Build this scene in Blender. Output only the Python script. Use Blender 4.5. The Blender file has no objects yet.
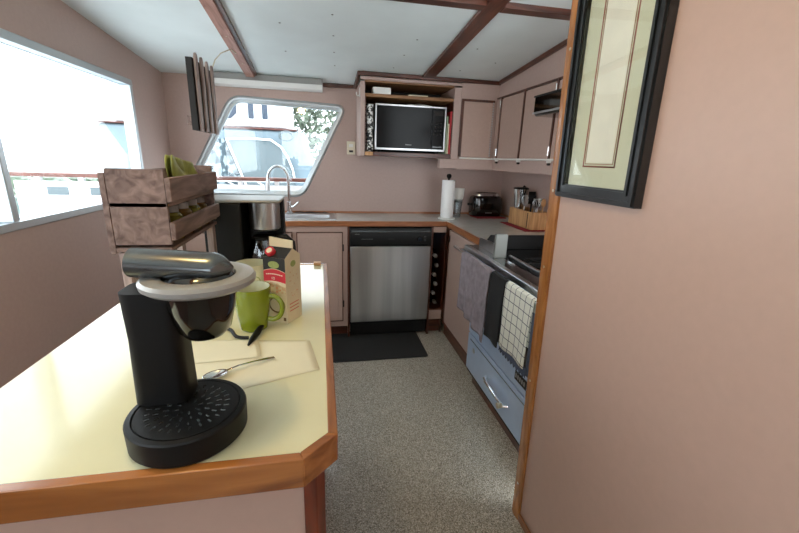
import bpy, bmesh, math, random
from mathutils import Vector, Matrix
random.seed(7)
C = bpy.context.scene.collection
PI = math.pi

# ------------------------------------------------------------------ materials
def new_mat(name):
    m = bpy.data.materials.new(name); m.use_nodes = True
    nt = m.node_tree
    return m, nt, nt.nodes['Principled BSDF']

def s2l(c):
    return tuple((x/255/12.92 if x/255 <= .04045 else ((x/255+.055)/1.055)**2.4) for x in c)

def mat(name, rgb, rough=.5, metal=0., var=0., scale=8., stretch=(1, 1, 1), bump=0., coat=0., spec=.5, detail=4.):
    """plain surface colour with optional procedural variation"""
    m, nt, b = new_mat(name)
    col = s2l(rgb)
    b.inputs['Base Color'].default_value = (*col, 1)
    b.inputs['Roughness'].default_value = rough
    b.inputs['Metallic'].default_value = metal
    b.inputs['Coat Weight'].default_value = coat
    b.inputs['Specular IOR Level'].default_value = spec
    tc = nt.nodes.new('ShaderNodeTexCoord')
    mp = nt.nodes.new('ShaderNodeMapping'); mp.inputs['Scale'].default_value = stretch
    nz = nt.nodes.new('ShaderNodeTexNoise'); nz.inputs['Scale'].default_value = scale; nz.inputs['Detail'].default_value = detail
    nt.links.new(tc.outputs['Object'], mp.inputs[0]); nt.links.new(mp.outputs[0], nz.inputs['Vector'])
    cr = nt.nodes.new('ShaderNodeValToRGB')
    cr.color_ramp.elements[0].position = .3; cr.color_ramp.elements[1].position = .7
    cr.color_ramp.elements[0].color = (*[max(0, c*(1-var)) for c in col], 1)
    cr.color_ramp.elements[1].color = (*[min(1, c*(1+var)) for c in col], 1)
    nt.links.new(nz.outputs['Fac'], cr.inputs[0]); nt.links.new(cr.outputs[0], b.inputs['Base Color'])
    if bump:
        bp = nt.nodes.new('ShaderNodeBump'); bp.inputs['Strength'].default_value = bump; bp.inputs['Distance'].default_value = .01
        nt.links.new(nz.outputs['Fac'], bp.inputs['Height']); nt.links.new(bp.outputs[0], b.inputs['Normal'])
    return m

def wood(name, dark, light, axis='Y', rough=.35, scale=9., coat=.3):
    m, nt, b = new_mat(name)
    tc = nt.nodes.new('ShaderNodeTexCoord'); mp = nt.nodes.new('ShaderNodeMapping')
    s = [1, 1, 1]; s['XYZ'.index(axis)] = .12
    mp.inputs['Scale'].default_value = s
    nz = nt.nodes.new('ShaderNodeTexNoise'); nz.inputs['Scale'].default_value = scale*4; nz.inputs['Detail'].default_value = 6
    nz.inputs['Distortion'].default_value = 1.2
    cr = nt.nodes.new('ShaderNodeValToRGB')
    cr.color_ramp.elements[0].position = .32; cr.color_ramp.elements[1].position = .68
    cr.color_ramp.elements[0].color = (*s2l(dark), 1); cr.color_ramp.elements[1].color = (*s2l(light), 1)
    nt.links.new(tc.outputs['Object'], mp.inputs[0]); nt.links.new(mp.outputs[0], nz.inputs['Vector'])
    nt.links.new(nz.outputs['Fac'], cr.inputs[0]); nt.links.new(cr.outputs[0], b.inputs['Base Color'])
    b.inputs['Roughness'].default_value = rough; b.inputs['Coat Weight'].default_value = coat
    b.inputs['Coat Roughness'].default_value = .15
    return m

def speckle(name, cols, scale, rough=.35, bump=0., coat=0.):
    """terrazzo / flecked vinyl: Voronoi cells picking from a list of colours"""
    m, nt, b = new_mat(name)
    tc = nt.nodes.new('ShaderNodeTexCoord'); vo = nt.nodes.new('ShaderNodeTexVoronoi'); vo.inputs['Scale'].default_value = scale
    sp = nt.nodes.new('ShaderNodeSeparateColor'); cr = nt.nodes.new('ShaderNodeValToRGB')
    cr.color_ramp.interpolation = 'CONSTANT'
    n = len(cols)
    while len(cr.color_ramp.elements) < n: cr.color_ramp.elements.new(.5)
    for i, (p, c) in enumerate(cols):
        cr.color_ramp.elements[i].position = p; cr.color_ramp.elements[i].color = (*s2l(c), 1)
    nt.links.new(tc.outputs['Object'], vo.inputs['Vector']); nt.links.new(vo.outputs['Color'], sp.inputs[0])
    nt.links.new(sp.outputs[0], cr.inputs[0]); nt.links.new(cr.outputs[0], b.inputs['Base Color'])
    b.inputs['Roughness'].default_value = rough; b.inputs['Coat Weight'].default_value = coat
    if bump:
        bp = nt.nodes.new('ShaderNodeBump'); bp.inputs['Strength'].default_value = bump; bp.inputs['Distance'].default_value = .002
        nt.links.new(sp.outputs[0], bp.inputs['Height']); nt.links.new(bp.outputs[0], b.inputs['Normal'])
    return m

def glass(name, tint=(1, 1, 1), refl=.06, rough=.02):
    """thin clear sheet: mostly see-through with a weak sheen"""
    m = bpy.data.materials.new(name); m.use_nodes = True; nt = m.node_tree; nt.nodes.clear()
    out = nt.nodes.new('ShaderNodeOutputMaterial'); mx = nt.nodes.new('ShaderNodeMixShader')
    tr = nt.nodes.new('ShaderNodeBsdfTransparent'); tr.inputs[0].default_value = (*tint, 1)
    gl = nt.nodes.new('ShaderNodeBsdfGlossy'); gl.inputs['Roughness'].default_value = rough
    mx.inputs[0].default_value = refl
    nt.links.new(tr.outputs[0], mx.inputs[1]); nt.links.new(gl.outputs[0], mx.inputs[2]); nt.links.new(mx.outputs[0], out.inputs[0])
    return m

def checks(name, base, line, period, width, axes=('Y', 'Z')):
    m, nt, b = new_mat(name)
    tc = nt.nodes.new('ShaderNodeTexCoord'); sx = nt.nodes.new('ShaderNodeSeparateXYZ')
    nt.links.new(tc.outputs['Object'], sx.inputs[0]); outs = []
    for a in axes:
        mo = nt.nodes.new('ShaderNodeMath'); mo.operation = 'PINGPONG'; mo.inputs[1].default_value = period/2
        lt = nt.nodes.new('ShaderNodeMath'); lt.operation = 'LESS_THAN'; lt.inputs[1].default_value = width
        nt.links.new(sx.outputs[a], mo.inputs[0]); nt.links.new(mo.outputs[0], lt.inputs[0]); outs.append(lt)
    mx = nt.nodes.new('ShaderNodeMath'); mx.operation = 'MAXIMUM'
    nt.links.new(outs[0].outputs[0], mx.inputs[0]); nt.links.new(outs[1].outputs[0], mx.inputs[1])
    mc = nt.nodes.new('ShaderNodeMix'); mc.data_type = 'RGBA'
    mc.inputs[6].default_value = (*s2l(base), 1); mc.inputs[7].default_value = (*s2l(line), 1)
    nt.links.new(mx.outputs[0], mc.inputs[0]); nt.links.new(mc.outputs[2], b.inputs['Base Color'])
    b.inputs['Roughness'].default_value = .9
    return m

M = dict(
    pink=mat('pink_laminate', (182, 158, 149), .45, var=.03, scale=60),
    pink_door=mat('pink_door_laminate', (180, 154, 142), .4, var=.03, scale=60),
    pink_near=mat('pink_panel_laminate', (196, 165, 150), .4, var=.02, scale=40),
    ceil=mat('ceiling_panel', (232, 242, 242), .5, var=.03, scale=5),
    floor=speckle('flecked_vinyl', [(0, (108, 100, 86)), (.2, (164, 156, 140)), (.55, (190, 182, 166)), (.82, (222, 216, 204)), (.94, (136, 127, 112))], 360, .34, coat=.2),
    dwood=wood('dark_teak_trim', (58, 26, 16), (98, 50, 32), 'X', .35),
    dwoody=wood('dark_teak_trim_fore_aft', (62, 28, 18), (104, 54, 36), 'Y', .35),
    dwoodz=wood('dark_teak_trim_upright', (56, 26, 16), (92, 48, 32), 'Z', .35),
    beam=wood('worn_beam_wood', (150, 100, 84), (190, 142, 126), 'Y', .5, coat=.1),
    mwood=wood('mid_teak_edge', (128, 76, 44), (170, 110, 70), 'X', .3),
    mwoody=wood('mid_teak_edge_fore_aft', (128, 76, 44), (170, 110, 70), 'Y', .3),
    owood=wood('varnished_oak_upright', (140, 84, 38), (186, 124, 66), 'Z', .25, coat=.5),
    owoodx=wood('varnished_oak_edge', (122, 66, 26), (178, 112, 54), 'X', .22, scale=6, coat=.6),
    owoody=wood('varnished_oak_edge_fore_aft', (122, 70, 32), (174, 112, 58), 'Y', .35, coat=.15),
    redwood=wood('red_mahogany_post', (88, 34, 18), (130, 56, 30), 'Z', .35),
    slat=wood('weathered_slat', (112, 92, 86), (184, 164, 158), 'Z', .6, coat=0),
    slaty=wood('weathered_slat_fore_aft', (88, 66, 58), (142, 118, 110), 'Y', .6, coat=0),
    shelfw=wood('shelf_ply', (120, 82, 50), (156, 112, 72), 'X', .5, coat=0),
    blockw=wood('bamboo_box', (176, 128, 82), (212, 166, 116), 'Z', .5, coat=.1),
    island=mat('cream_laminate', (222, 217, 178), .12, var=.035, scale=7, detail=8, spec=.6),
    counter=mat('grey_laminate', (196, 194, 188), .2, var=.05, scale=20, spec=.6),
    steel=mat('brushed_steel', (196, 198, 200), .28, 1, var=.05, scale=30, stretch=(1, 1, .05)),
    steelv=mat('stainless_door', (172, 172, 170), .30, 1, var=.24, scale=9, stretch=(1, 1, .04)),  # streaky tone paints in highlights and darker reflections on the steel
    range_steel=mat('range_front_steel', (184, 202, 228), .33, .4, var=.04, scale=10),  # steel colour is tinted with the blue daylight on the stove
    chrome=mat('chrome', (225, 228, 230), .12, 1),
    satin=mat('satin_steel', (126, 128, 124), .5, .5),
    alu=mat('window_aluminium', (196, 204, 208), .35, .7, var=.03),
    black=mat('black_plastic', (11, 11, 11), .5, spec=.3),
    mwglass=mat('oven_glass', (6, 6, 7), .18, spec=.15),
    blackg=mat('black_gloss', (8, 8, 9), .08, coat=.4),
    blackm=mat('black_rubber_mat', (34, 34, 34), .75, var=.15, scale=200, bump=.2),
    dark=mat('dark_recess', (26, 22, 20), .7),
    white=mat('white_plastic', (232, 232, 228), .4),
    cream=mat('cream_plastic', (226, 218, 196), .4),
    paper=mat('paper', (228, 222, 194), .85, var=.02, scale=20),
    tissue=mat('tissue_roll', (240, 240, 240), .9, var=.02, scale=120, bump=.15),
    green=mat('green_glaze', (120, 132, 18), .12, coat=.5),
    mugin=mat('mug_inside_glaze', (206, 208, 180), .15, coat=.4),
    mugw=mat('pale_glaze', (226, 222, 190), .15, coat=.5),
    grey_plate=mat('grey_satin_plastic', (158, 156, 152), .3, .2),
    silver_dark=mat('smoked_silver', (110, 114, 116), .22, .8),
    red=mat('red_paint', (196, 40, 52), .45),
    redcloth=mat('red_cloth', (140, 30, 40), .9, var=.15, scale=90),
    carton=mat('carton_cream', (222, 206, 170), .5, var=.03, scale=30),
    cartonpat=speckle('carton_flowers', [(0, (224, 208, 172)), (.55, (214, 180, 140)), (.75, (222, 160, 120)), (.88, (226, 214, 180))], 140, .5),
    redprint=mat('carton_red_print', (206, 120, 100), .5),
    cblack=mat('carton_black', (22, 20, 20), .45),
    cgreen=mat('carton_badge_green', (150, 160, 90), .5, var=.15, scale=150),
    greyt=mat('grey_towel', (132, 122, 128), .95, var=.2, scale=30, bump=.5),
    blackt=mat('black_towel', (20, 20, 22), .9, var=.1, scale=60),
    check=checks('window_pane_check', (216, 216, 204), (60, 66, 82), .040, .0016),
    fringe=mat('dark_blue_weave', (70, 78, 96), .95, var=.3, scale=220),
    bag=speckle('black_white_print', [(0, (30, 30, 32)), (.4, (225, 225, 222)), (.62, (70, 70, 72)), (.8, (236, 236, 232))], 95, .6),
    bookred=mat('book_red', (176, 44, 50), .6), bookgreen=mat('book_sage', (150, 164, 134), .6), bookcream=mat('book_cream', (220, 208, 180), .7),
    screw=mat('screw_grey', (120, 124, 122), .4, .6), brass=mat('screw_bright', (206, 190, 160), .3, .8),
    bottle=mat('dark_bottle', (14, 18, 16), .1, coat=.5), foil=mat('bottle_foil', (150, 150, 148), .4, .3),
    bluelight=mat('blue_light_tint', (120, 150, 190), .6),  # blue paints in the bluish light at the back of the bottle rack
    glass=glass('clear_glass', (.97, .99, 1), .07), picglass=glass('picture_glass', (1, 1, 1), .05),
    smoke=glass('carafe_glass', (.55, .6, .66), .16, .05), tumbler=glass('tumbler_glass', (.78, .82, .84), .15, .1),
    mount=mat('picture_mount', (206, 208, 180), .8, var=.02, scale=12), line=mat('mount_line', (150, 84, 66), .7),
    art=mat('faded_print', (232, 230, 212), .8, var=.05, scale=14), frameb=mat('black_frame', (24, 26, 27), .3, coat=.3),
    hull=mat('white_gelcoat', (236, 240, 242), .3), hullb=mat('pale_blue_hull', (118, 136, 146), .4, var=.05, scale=3),
    navy=mat('boat_window', (46, 62, 80), .25), canvas=mat('grey_canvas', (98, 110, 114), .8, var=.06, scale=3), rust=mat('rust_line', (92, 52, 46), .7, var=.4, scale=20),
    leaf=speckle('pale_leaves', [(0, (60, 72, 58)), (.3, (104, 118, 98)), (.6, (150, 160, 144)), (.8, (84, 96, 80))], 6, .8),
    leafd=speckle('mesh_net', [(0, (50, 66, 74)), (.4, (96, 112, 118)), (.7, (140, 152, 156))], 14, .8),
    rail=wood('cap_rail_teak', (80, 40, 30), (116, 66, 52), 'X', .5), water=mat('harbour_water', (96, 116, 122), .1, var=.15, scale=2, bump=.2),
    oil=mat('olive_jar', (120, 112, 50), .15, var=.3, scale=30, coat=.5), ygreen=mat('leaf_green_packet', (150, 156, 84), .5, var=.3, scale=40),
    spice=mat('brown_jar', (112, 84, 48), .2, var=.3, scale=40, coat=.4),
)
def lampmat():
    m, nt, b = new_mat('lit_lamp_diffuser')
    b.inputs['Base Color'].default_value = (1, .9, .7, 1); b.inputs['Emission Color'].default_value = (1, .78, .42, 1)
    b.inputs['Emission Strength'].default_value = 6
    return m
M['lamp'] = lampmat()

# ------------------------------------------------------------------ mesh builder
class MB:
    def __init__(s): s.v = []; s.f = []; s.m = []; s.cur = 0
    def add(s, vs, fs):
        o = len(s.v); s.v += [tuple(v) for v in vs]
        for f in fs: s.f.append([i+o for i in f]); s.m.append(s.cur)
        return s
    def mi(s, i): s.cur = i; return s
    def box(s, lo, hi):
        (a, b, c), (d, e, f) = lo, hi
        return s.add([(a,b,c),(d,b,c),(d,e,c),(a,e,c),(a,b,f),(d,b,f),(d,e,f),(a,e,f)],
              [(0,3,2,1),(4,5,6,7),(0,1,5,4),(1,2,6,5),(2,3,7,6),(3,0,4,7)])
    def prism(s, pts, vec):
        """polygon (list of 3d points) pushed along vec"""
        n = len(pts); vec = Vector(vec); a = [Vector(p) for p in pts]; b = [p+vec for p in a]
        return s.add(a+b, [list(range(n))[::-1], list(range(n, 2*n))] + [(i, (i+1) % n, n+(i+1) % n, n+i) for i in range(n)])
    def obox(s, c, sz, ang=0, axis='Z'):
        R = Matrix.Rotation(ang, 3, axis); k = len(s.v); x, y, z = [t/2 for t in sz]
        s.box((-x, -y, -z), (x, y, z))
        for i in range(k, len(s.v)): s.v[i] = tuple(R @ Vector(s.v[i]) + Vector(c))
        return s
    def cyl(s, a, b, r, r2=None, n=20, cap=True):
        a, b = Vector(a), Vector(b); r2 = r if r2 is None else r2
        d = (b-a).normalized(); u = d.orthogonal().normalized(); w = d.cross(u)
        vs = [a+(u*math.cos(t)+w*math.sin(t))*r for t in [2*PI*i/n for i in range(n)]] + \
             [b+(u*math.cos(t)+w*math.sin(t))*r2 for t in [2*PI*i/n for i in range(n)]]
        fs = [(i, (i+1) % n, n+(i+1) % n, n+i) for i in range(n)]
        if cap: fs += [list(range(n))[::-1], list(range(n, 2*n))]
        return s.add(vs, fs)
    def lathe(s, prof, c=(0, 0, 0), n=32, sx=1, sy=1):
        """prof: [(r, z)] open profile; r=0 ends close with a pole fan"""
        k = len(prof); vs = []
        for i in range(n):
            t = 2*PI*i/n
            vs += [(c[0]+r*math.cos(t)*sx, c[1]+r*math.sin(t)*sy, c[2]+z) for r, z in prof]
        fs = [(i*k+j, ((i+1) % n)*k+j, ((i+1) % n)*k+j+1, i*k+j+1) for i in range(n) for j in range(k-1)]
        return s.add(vs, fs)
    def tube(s, path, r, n=10):
        P = [Vector(p) for p in path]; rs = r if isinstance(r, (list, tuple)) else [r]*len(P); vs = []
        T = [(P[min(i+1, len(P)-1)]-P[max(i-1, 0)]).normalized() for i in range(len(P))]
        u = T[0].orthogonal().normalized()
        for i, p in enumerate(P):
            u = (u-T[i]*u.dot(T[i])).normalized(); w = T[i].cross(u)
            vs += [p+(u*math.cos(2*PI*j/n)+w*math.sin(2*PI*j/n))*rs[i] for j in range(n)]
        fs = [(i*n+j, i*n+(j+1) % n, (i+1)*n+(j+1) % n, (i+1)*n+j) for i in range(len(P)-1) for j in range(n)]
        fs += [list(range(n))[::-1], [(len(P)-1)*n+j for j in range(n)]]
        return s.add(vs, fs)
    def grid(s, fn, nu, nv):
        vs = [fn(i/nu, j/nv) for i in range(nu+1) for j in range(nv+1)]
        return s.add(vs, [(i*(nv+1)+j, (i+1)*(nv+1)+j, (i+1)*(nv+1)+j+1, i*(nv+1)+j+1) for i in range(nu) for j in range(nv)])
    def build(s, name, mats, parent=None, bevel=0, seg=2, ang=35, thick=0, sub=0):
        me = bpy.data.meshes.new(name); me.from_pydata(s.v, [], s.f)
        for m in (mats if isinstance(mats, list) else [mats]): me.materials.append(M[m])
        for p, k in zip(me.polygons, s.m): p.material_index = k
        bm = bmesh.new(); bm.from_mesh(me)
        bmesh.ops.remove_doubles(bm, verts=bm.verts, dist=1e-6)
        bmesh.ops.recalc_face_normals(bm, faces=bm.faces); bm.to_mesh(me); bm.free()
        for p in me.polygons: p.use_smooth = True
        me.set_sharp_from_angle(angle=math.radians(ang))
        o = bpy.data.objects.new(name, me); C.objects.link(o)
        if parent is not None:
            o.parent = parent
            if parent.type == 'EMPTY': o.location = -Vector(parent.location)
        if thick:
            md = o.modifiers.new('solid', 'SOLIDIFY'); md.thickness = thick; md.offset = 0
        if bevel:
            md = o.modifiers.new('bev', 'BEVEL'); md.width = bevel; md.segments = seg; md.limit_method = 'ANGLE'; md.angle_limit = .6
        if sub:
            md = o.modifiers.new('sub', 'SUBSURF'); md.levels = sub; md.render_levels = sub
        return o
def smooth_path(p, k=5):
    P = [Vector(q) for q in p]; P = [P[0]]+P+[P[-1]]; out = []
    for i in range(1, len(P)-2):
        a, b, c, d = P[i-1:i+3]
        for j in range(k):
            t = j/k; out.append(.5*((2*b)+(c-a)*t+(2*a-5*b+4*c-d)*t*t+(3*b-a-3*c+d)*t**3))
    return out+[P[-1]]
def tag(o, label, cat, group=None, kind=None):
    o['label'] = label; o['category'] = cat
    if group: o['group'] = group
    if kind: o['kind'] = kind
    return o
def thing(name, loc, label, cat, group=None):
    o = bpy.data.objects.new(name, None); C.objects.link(o); o.location = loc; o.empty_display_size = .05
    return tag(o, label, cat, group)
def struct(o): o['kind'] = 'structure'; return o
def box(name, lo, hi, m, parent=None, bevel=0): return MB().box(lo, hi).build(name, m, parent, bevel)
bpy.context.view_layer.update()

# ------------------------------------------------------------------ dimensions
WY = 3.25                      # far wall
XR = 1.54                      # right wall
XL, YN = -1.12, -1.7           # left / near ends of the modelled cabin
PX = .745
FY, FX = 2.87, 1.27            # faces of the upper cupboards
ZC = .93
def cz(y): return 1.94 + .08*(2.94-y)

# ------------------------------------------------------------------ shell
struct(box('floor', (XL, YN, -.05), (XR, WY, 0), 'floor'))
m = MB(); m.prism([(XL, YN, cz(YN)), (XL, WY+.06, cz(WY+.06)), (XL, WY+.06, cz(WY+.06)+.05), (XL, YN, cz(YN)+.05)], (XR-XL+.05, 0, 0))
m.mi(1)
for x, y in [(.05, 2.05), (.06, 2.3), (.07, 2.55), (.08, 2.8), (.50, 2.25), (.48, 2.5), (.46, 2.75), (.86, 2.3), (1.06, 2.5), (.9, 2.7), (-.2, 2.2), (-.21, 2.6), (1.0, 1.6), (.95, 1.3)]:
    m.cyl((x, y, cz(y)-.0015), (x, y, cz(y)+.002), .005, n=8)
struct(m.build('ceiling', ['ceil', 'screw']))
# far wall with the slanted window hole
def rounded(pts, r, n=6):
    out = []; k = len(pts)
    for i in range(k):
        p0, p, p1 = Vector(pts[i-1]), Vector(pts[i]), Vector(pts[(i+1) % k])
        a, b = (p0-p).normalized(), (p1-p).normalized()
        A, B = p+a*r, p+b*r
        for j in range(n+1):
            t = j/n; out.append(A*(1-t)**2 + p*2*t*(1-t) + B*t*t)
    return out
win = [(-1.05, 1.085), (-.175, 1.07), (.17, 1.755), (-.665, 1.78)]
def bridge(m, ring_a, ring_b, ya, yb):
    n = len(ring_a)
    vs = [(p[0], ya, p[1]) for p in ring_a]+[(p[0], yb, p[1]) for p in ring_b]
    m.add(vs, [(i, (i+1) % n, n+(i+1) % n, n+i) for i in range(n)])
def scaled(ring, d):
    c = sum((p for p in ring), Vector((0, 0)))/len(ring)
    n = len(ring); out = []
    for i in range(n):
        t = (ring[(i+1) % n]-ring[i-1]).normalized(); nrm = Vector((t.y, -t.x))
        if nrm.dot(ring[i]-c) < 0: nrm = -nrm
        out.append(ring[i]+nrm*d)
    return out
hole = rounded(win, .075)
z_top = cz(WY)
def outer(ring):
    """matching ring on the wall's outline"""
    c = Vector((-.45, 1.43)); out = []
    for p in ring:
        d = p-c; ts = []
        if d.x > 0: ts.append((XR-c.x)/d.x)
        if d.x < 0: ts.append((XL-c.x)/d.x)
        if d.y > 0: ts.append((z_top-c.y)/d.y)
        if d.y < 0: ts.append((0-c.y)/d.y)
        out.append(c+d*min(ts))
    return out
m = MB()
# wall made of five blocks around the hole's bounding frame plus filler polygons
def wallpoly(pts): m.prism([(x, WY, z) for x, z in pts], (0, .06, 0))
n = len(hole)
idx = sorted(range(n), key=lambda i: hole[i].y)
# ring faces: quads between hole ring and outline ring, front, back, with corners closed
o_ring = outer(hole)
corn = [Vector((XL, 0)), Vector((XR, 0)), Vector((XR, z_top)), Vector((XL, z_top))]
def side(p):
    if abs(p.y-0) < 1e-5: return 0
    if abs(p.x-XR) < 1e-5: return 1
    if abs(p.y-z_top) < 1e-5: return 2
    return 3
for yy in (WY, WY+.06):
    for i in range(n):
        j = (i+1) % n; a, b, A, B = hole[i], hole[j], o_ring[i], o_ring[j]
        poly = [a, b, B]
        sa, sb = side(A), side(B)
        if sa != sb:
            k = sa; cs = []
            while k != sb: cs.append(corn[(k+1) % 4]); k = (k+1) % 4
            poly += cs[::-1]
        poly.append(A)
        m.add([(p.x, yy, p.y) for p in poly], [list(range(len(poly)))])
bridge(m, hole, hole, WY, WY+.06)
full = [(XL, 0), (XR, 0), (XR, z_top), (XL, z_top)]
bridge(m, [Vector(p) for p in full], [Vector(p) for p in full], WY, WY+.06)
struct(m.build('wall_back', 'pink'))
struct(box('wall_right', (XR, 1.0, -.05), (XR+.05, WY+.06, 2.02), 'pink'))
# port side wall with a long window
m = MB(); LZ0, LZ1, LY0, LY1 = 1.08, 1.78, -.9, 2.75
for lo, hi in (((YN, 0), (WY+.06, LZ0)), ((YN, LZ0), (LY0, LZ1)), ((LY1, LZ0), (WY+.06, LZ1))):
    m.box((XL-.05, lo[0], lo[1]), (XL, hi[0], hi[1]))
m.prism([(XL, YN, LZ1), (XL, WY+.06, LZ1), (XL, WY+.06, cz(WY+.06)), (XL, YN, cz(YN))], (-.05, 0, 0))
struct(m.build('wall_left', 'pink'))
m = MB()
for a in ((LY0, LZ0, LY1, LZ0+.03), (LY0, LZ1-.03, LY1, LZ1), (LY0, LZ0+.03, LY0+.03, LZ1-.03), (LY1-.03, LZ0+.03, LY1, LZ1-.03), (1.63, LZ0+.03, 1.66, LZ1-.03)): m.box((XL-.055, a[0], a[1]), (XL+.008, a[2], a[3]))
wl = struct(m.build('window_2', 'alu', bevel=.004))
m = MB(); m.box((XL-.03, LY0+.028, LZ0+.028), (XL-.026, LY1-.028, LZ1-.028)); m.build('pane', 'glass', wl)
# unseen wall behind the viewer, added to cut frontal light, with a wide window
m = MB(); BZ0, BZ1, BX0_, BX1_ = 1.15, 1.85, -.85, .45
m.box((XL-.05, YN-.05, 0), (PX+.035, YN, BZ0)); m.box((XL-.05, YN-.05, BZ1), (PX+.035, YN, cz(YN)+.03)); m.box((XL-.05, YN-.05, BZ0), (BX0_, YN, BZ1)); m.box((BX1_, YN-.05, BZ0), (PX+.035, YN, BZ1))
struct(m.build('wall_front_added', 'pink'))
m = MB()
for a in ((BX0_, BZ0, BX1_, BZ0+.03), (BX0_, BZ1-.03, BX1_, BZ1), (BX0_, BZ0+.03, BX0_+.03, BZ1-.03), (BX1_-.03, BZ0+.03, BX1_, BZ1-.03)): m.box((a[0], YN-.055, a[1]), (a[2], YN+.008, a[3]))
wn = struct(m.build('window_3', 'alu', bevel=.004))
m = MB(); m.box((BX0_+.028, YN-.03, BZ0+.028), (BX1_-.028, YN-.026, BZ1-.028)); m.build('pane', 'glass', wn)
# window frame + glass (setting)
w = MB(); r0, r1, r2 = scaled(hole, .016), scaled(hole, -.012), scaled(hole, -.03)
bridge(w, r0, hole, WY-.001, WY-.014); bridge(w, hole, r1, WY-.014, WY-.012); bridge(w, r1, r1, WY-.012, WY+.02)
bridge(w, r1, r2, WY+.02, WY+.024); bridge(w, r2, r2, WY+.024, WY+.055); bridge(w, r2, hole, WY+.055, WY+.059); bridge(w, hole, hole, WY+.059, WY-.001)
wf = struct(w.build('window_1', 'alu'))
g = MB(); g.prism([(p.x, WY+.034, p.y) for p in scaled(hole, -.026)], (0, .004, 0)); g.build('pane', 'glass', wf)

# ceiling trims / beams
def ytrim(name, x0, x1, y0, y1, t, m, extra=None, screws=(), shear=0.):
    b = MB(); b.prism([(x0, y0, cz(y0)), (x0, y1, cz(y1)), (x0, y1, cz(y1)-t), (x0, y0, cz(y0)-t)], (x1-x0, 0, 0))
    mats = [m]
    if extra:
        b.mi(1); b.prism([(x1, y0, cz(y0)), (x1, y1, cz(y1)), (x1, y1, cz(y1)-t*.6), (x1, y0, cz(y0)-t*.6)], (extra, 0, 0)); mats.append('dwoody')
    b.mi(len(mats)); mats.append('brass')
    for y in screws:
        x = (x0+x1)/2; b.cyl((x, y, cz(y)-t-.002), (x, y, cz(y)-t+.002), .005, n=10)
    b.v = [(v[0]+shear*(3.1-v[1]), v[1], v[2]) for v in b.v]
    return struct(b.build(name, mats, bevel=.003))
ytrim('trim_1', -.525, -.468, .1, 3.10, .03, 'beam', .018, (.7, 1.3, 1.9, 2.35, 2.8), .022)
ytrim('trim_2', .685, .765, .1, FY, .018, 'dwoody', None, (1.2, 1.7))
b = MB(); b.box((-.44, 1.755, cz(1.78)-.022), (.684, 1.815, cz(1.78)+.002)); b.box((.766, 1.755, cz(1.78)-.022), (FX-.022, 1.815, cz(1.78)+.002))
b.mi(1)
for x in (.33, 1.15): b.cyl((x, 1.785, cz(1.78)-.024), (x, 1.785, cz(1.78)-.02), .006, n=10)
struct(b.build('trim_3', ['dwood', 'brass'], bevel=.003))
struct(box('trim_4', (.002, WY-.022, cz(WY)-.026), (.25, WY, cz(WY)+.0), 'dwood', bevel=.003))
struct(box('trim_5', (.232, FY-.018, cz(FY)-.028), (FX-.0, FY-.0, cz(FY)-.002), 'dwood', bevel=.003))
struct(ytrim('trim_6', FX-.02, FX-.0, 1.0, FY-.02, .026, 'dwoody'))
b = MB(); b.prism([(.232, FY, cz(FY)-.002), (.232, WY-.024, cz(WY)-.002), (.232, WY-.024, cz(WY)-.028), (.232, FY, cz(FY)-.028)], (.02, 0, 0)); struct(b.build('trim_7', 'dwoody', bevel=.002))

# partition (leans a little to port as it rises)
LEAN = .019
def lean(o):
    for v in o.data.vertices: v.co.x -= LEAN*v.co.z
    return o
PX, PY0, PY1 = .745, -1.7, 1.15
struct(lean(box('wall_partition', (PX, PY0, 0), (PX+.035, PY1-.004, 2.085), 'pink_near')))
b = MB(); b.prism([(PX-.009, 1.098, 0), (PX-.012, 1.110, 0), (PX-.013, 1.130, 0), (PX-.010, 1.146, 0), (PX-.003, PY1, 0), (PX+.036, PY1, 0), (PX+.036, 1.1465, 0), (PX, 1.1465, 0), (PX, 1.098, 0)], (0, 0, 2.08))
b.mi(1)
for z in (.16, .62, 1.05, 1.30, 1.70): b.cyl((PX-.014, 1.122, z), (PX-.008, 1.122, z), .0045, n=10)
struct(lean(b.build('trim_8', ['owood', 'brass'])))
struct(lean(box('baseboard_partition', (PX-.010, PY0, 0), (PX-.001, 1.097, .035), 'owoody', bevel=.003)))

# framed picture on the partition
pc = thing('framed_picture', (PX-.03, .95, 1.28), 'framed pale print under glass in a ribbed black frame, hung on the pink partition', 'picture')
y0, y1, z0, z1, fw = .775, 1.090, 1.287, 1.90, .038
X0 = PX-.001
b = MB()
def frame_ring(b, y0, y1, z0, z1, w, xa, xb):
    for p in ([(y0, z0), (y1, z0), (y1-w, z0+w), (y0+w, z0+w)], [(y1, z0), (y1, z1), (y1-w, z1-w), (y1-w, z0+w)],
              [(y1, z1), (y0, z1), (y0+w, z1-w), (y1-w, z1-w)], [(y0, z1), (y0, z0), (y0+w, z0+w), (y0+w, z1-w)]):
        b.prism([(xa, y, z) for y, z in p], (xb-xa, 0, 0))
frame_ring(b, y0, y1, z0, z1, fw, X0-.022, X0); frame_ring(b, y0+.004, y1-.004, z0+.004, z1-.004, .009, X0-.028, X0-.022)
frame_ring(b, y0+.026, y1-.026, z0+.026, z1-.026, .008, X0-.026, X0-.022)
lean(b.build('frame', 'frameb', pc))
lean(box('mount', (X0-.010, y0+fw-.004, z0+fw-.004), (X0-.004, y1-fw+.004, z1-fw+.004), 'mount', pc))
b = MB(); frame_ring(b, y0+.095, y1-.095, z0+.088, z1-.09, .004, X0-.0108, X0-.0101); frame_ring(b, y0+.103, y1-.103, z0+.096, z1-.098, .0015, X0-.0108, X0-.0101)
lean(b.build('mount_line', 'line', pc))
lean(box('print', (X0-.0106, y0+.107, z0+.100), (X0-.0101, y1-.107, z1-.104), 'art', pc))
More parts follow.
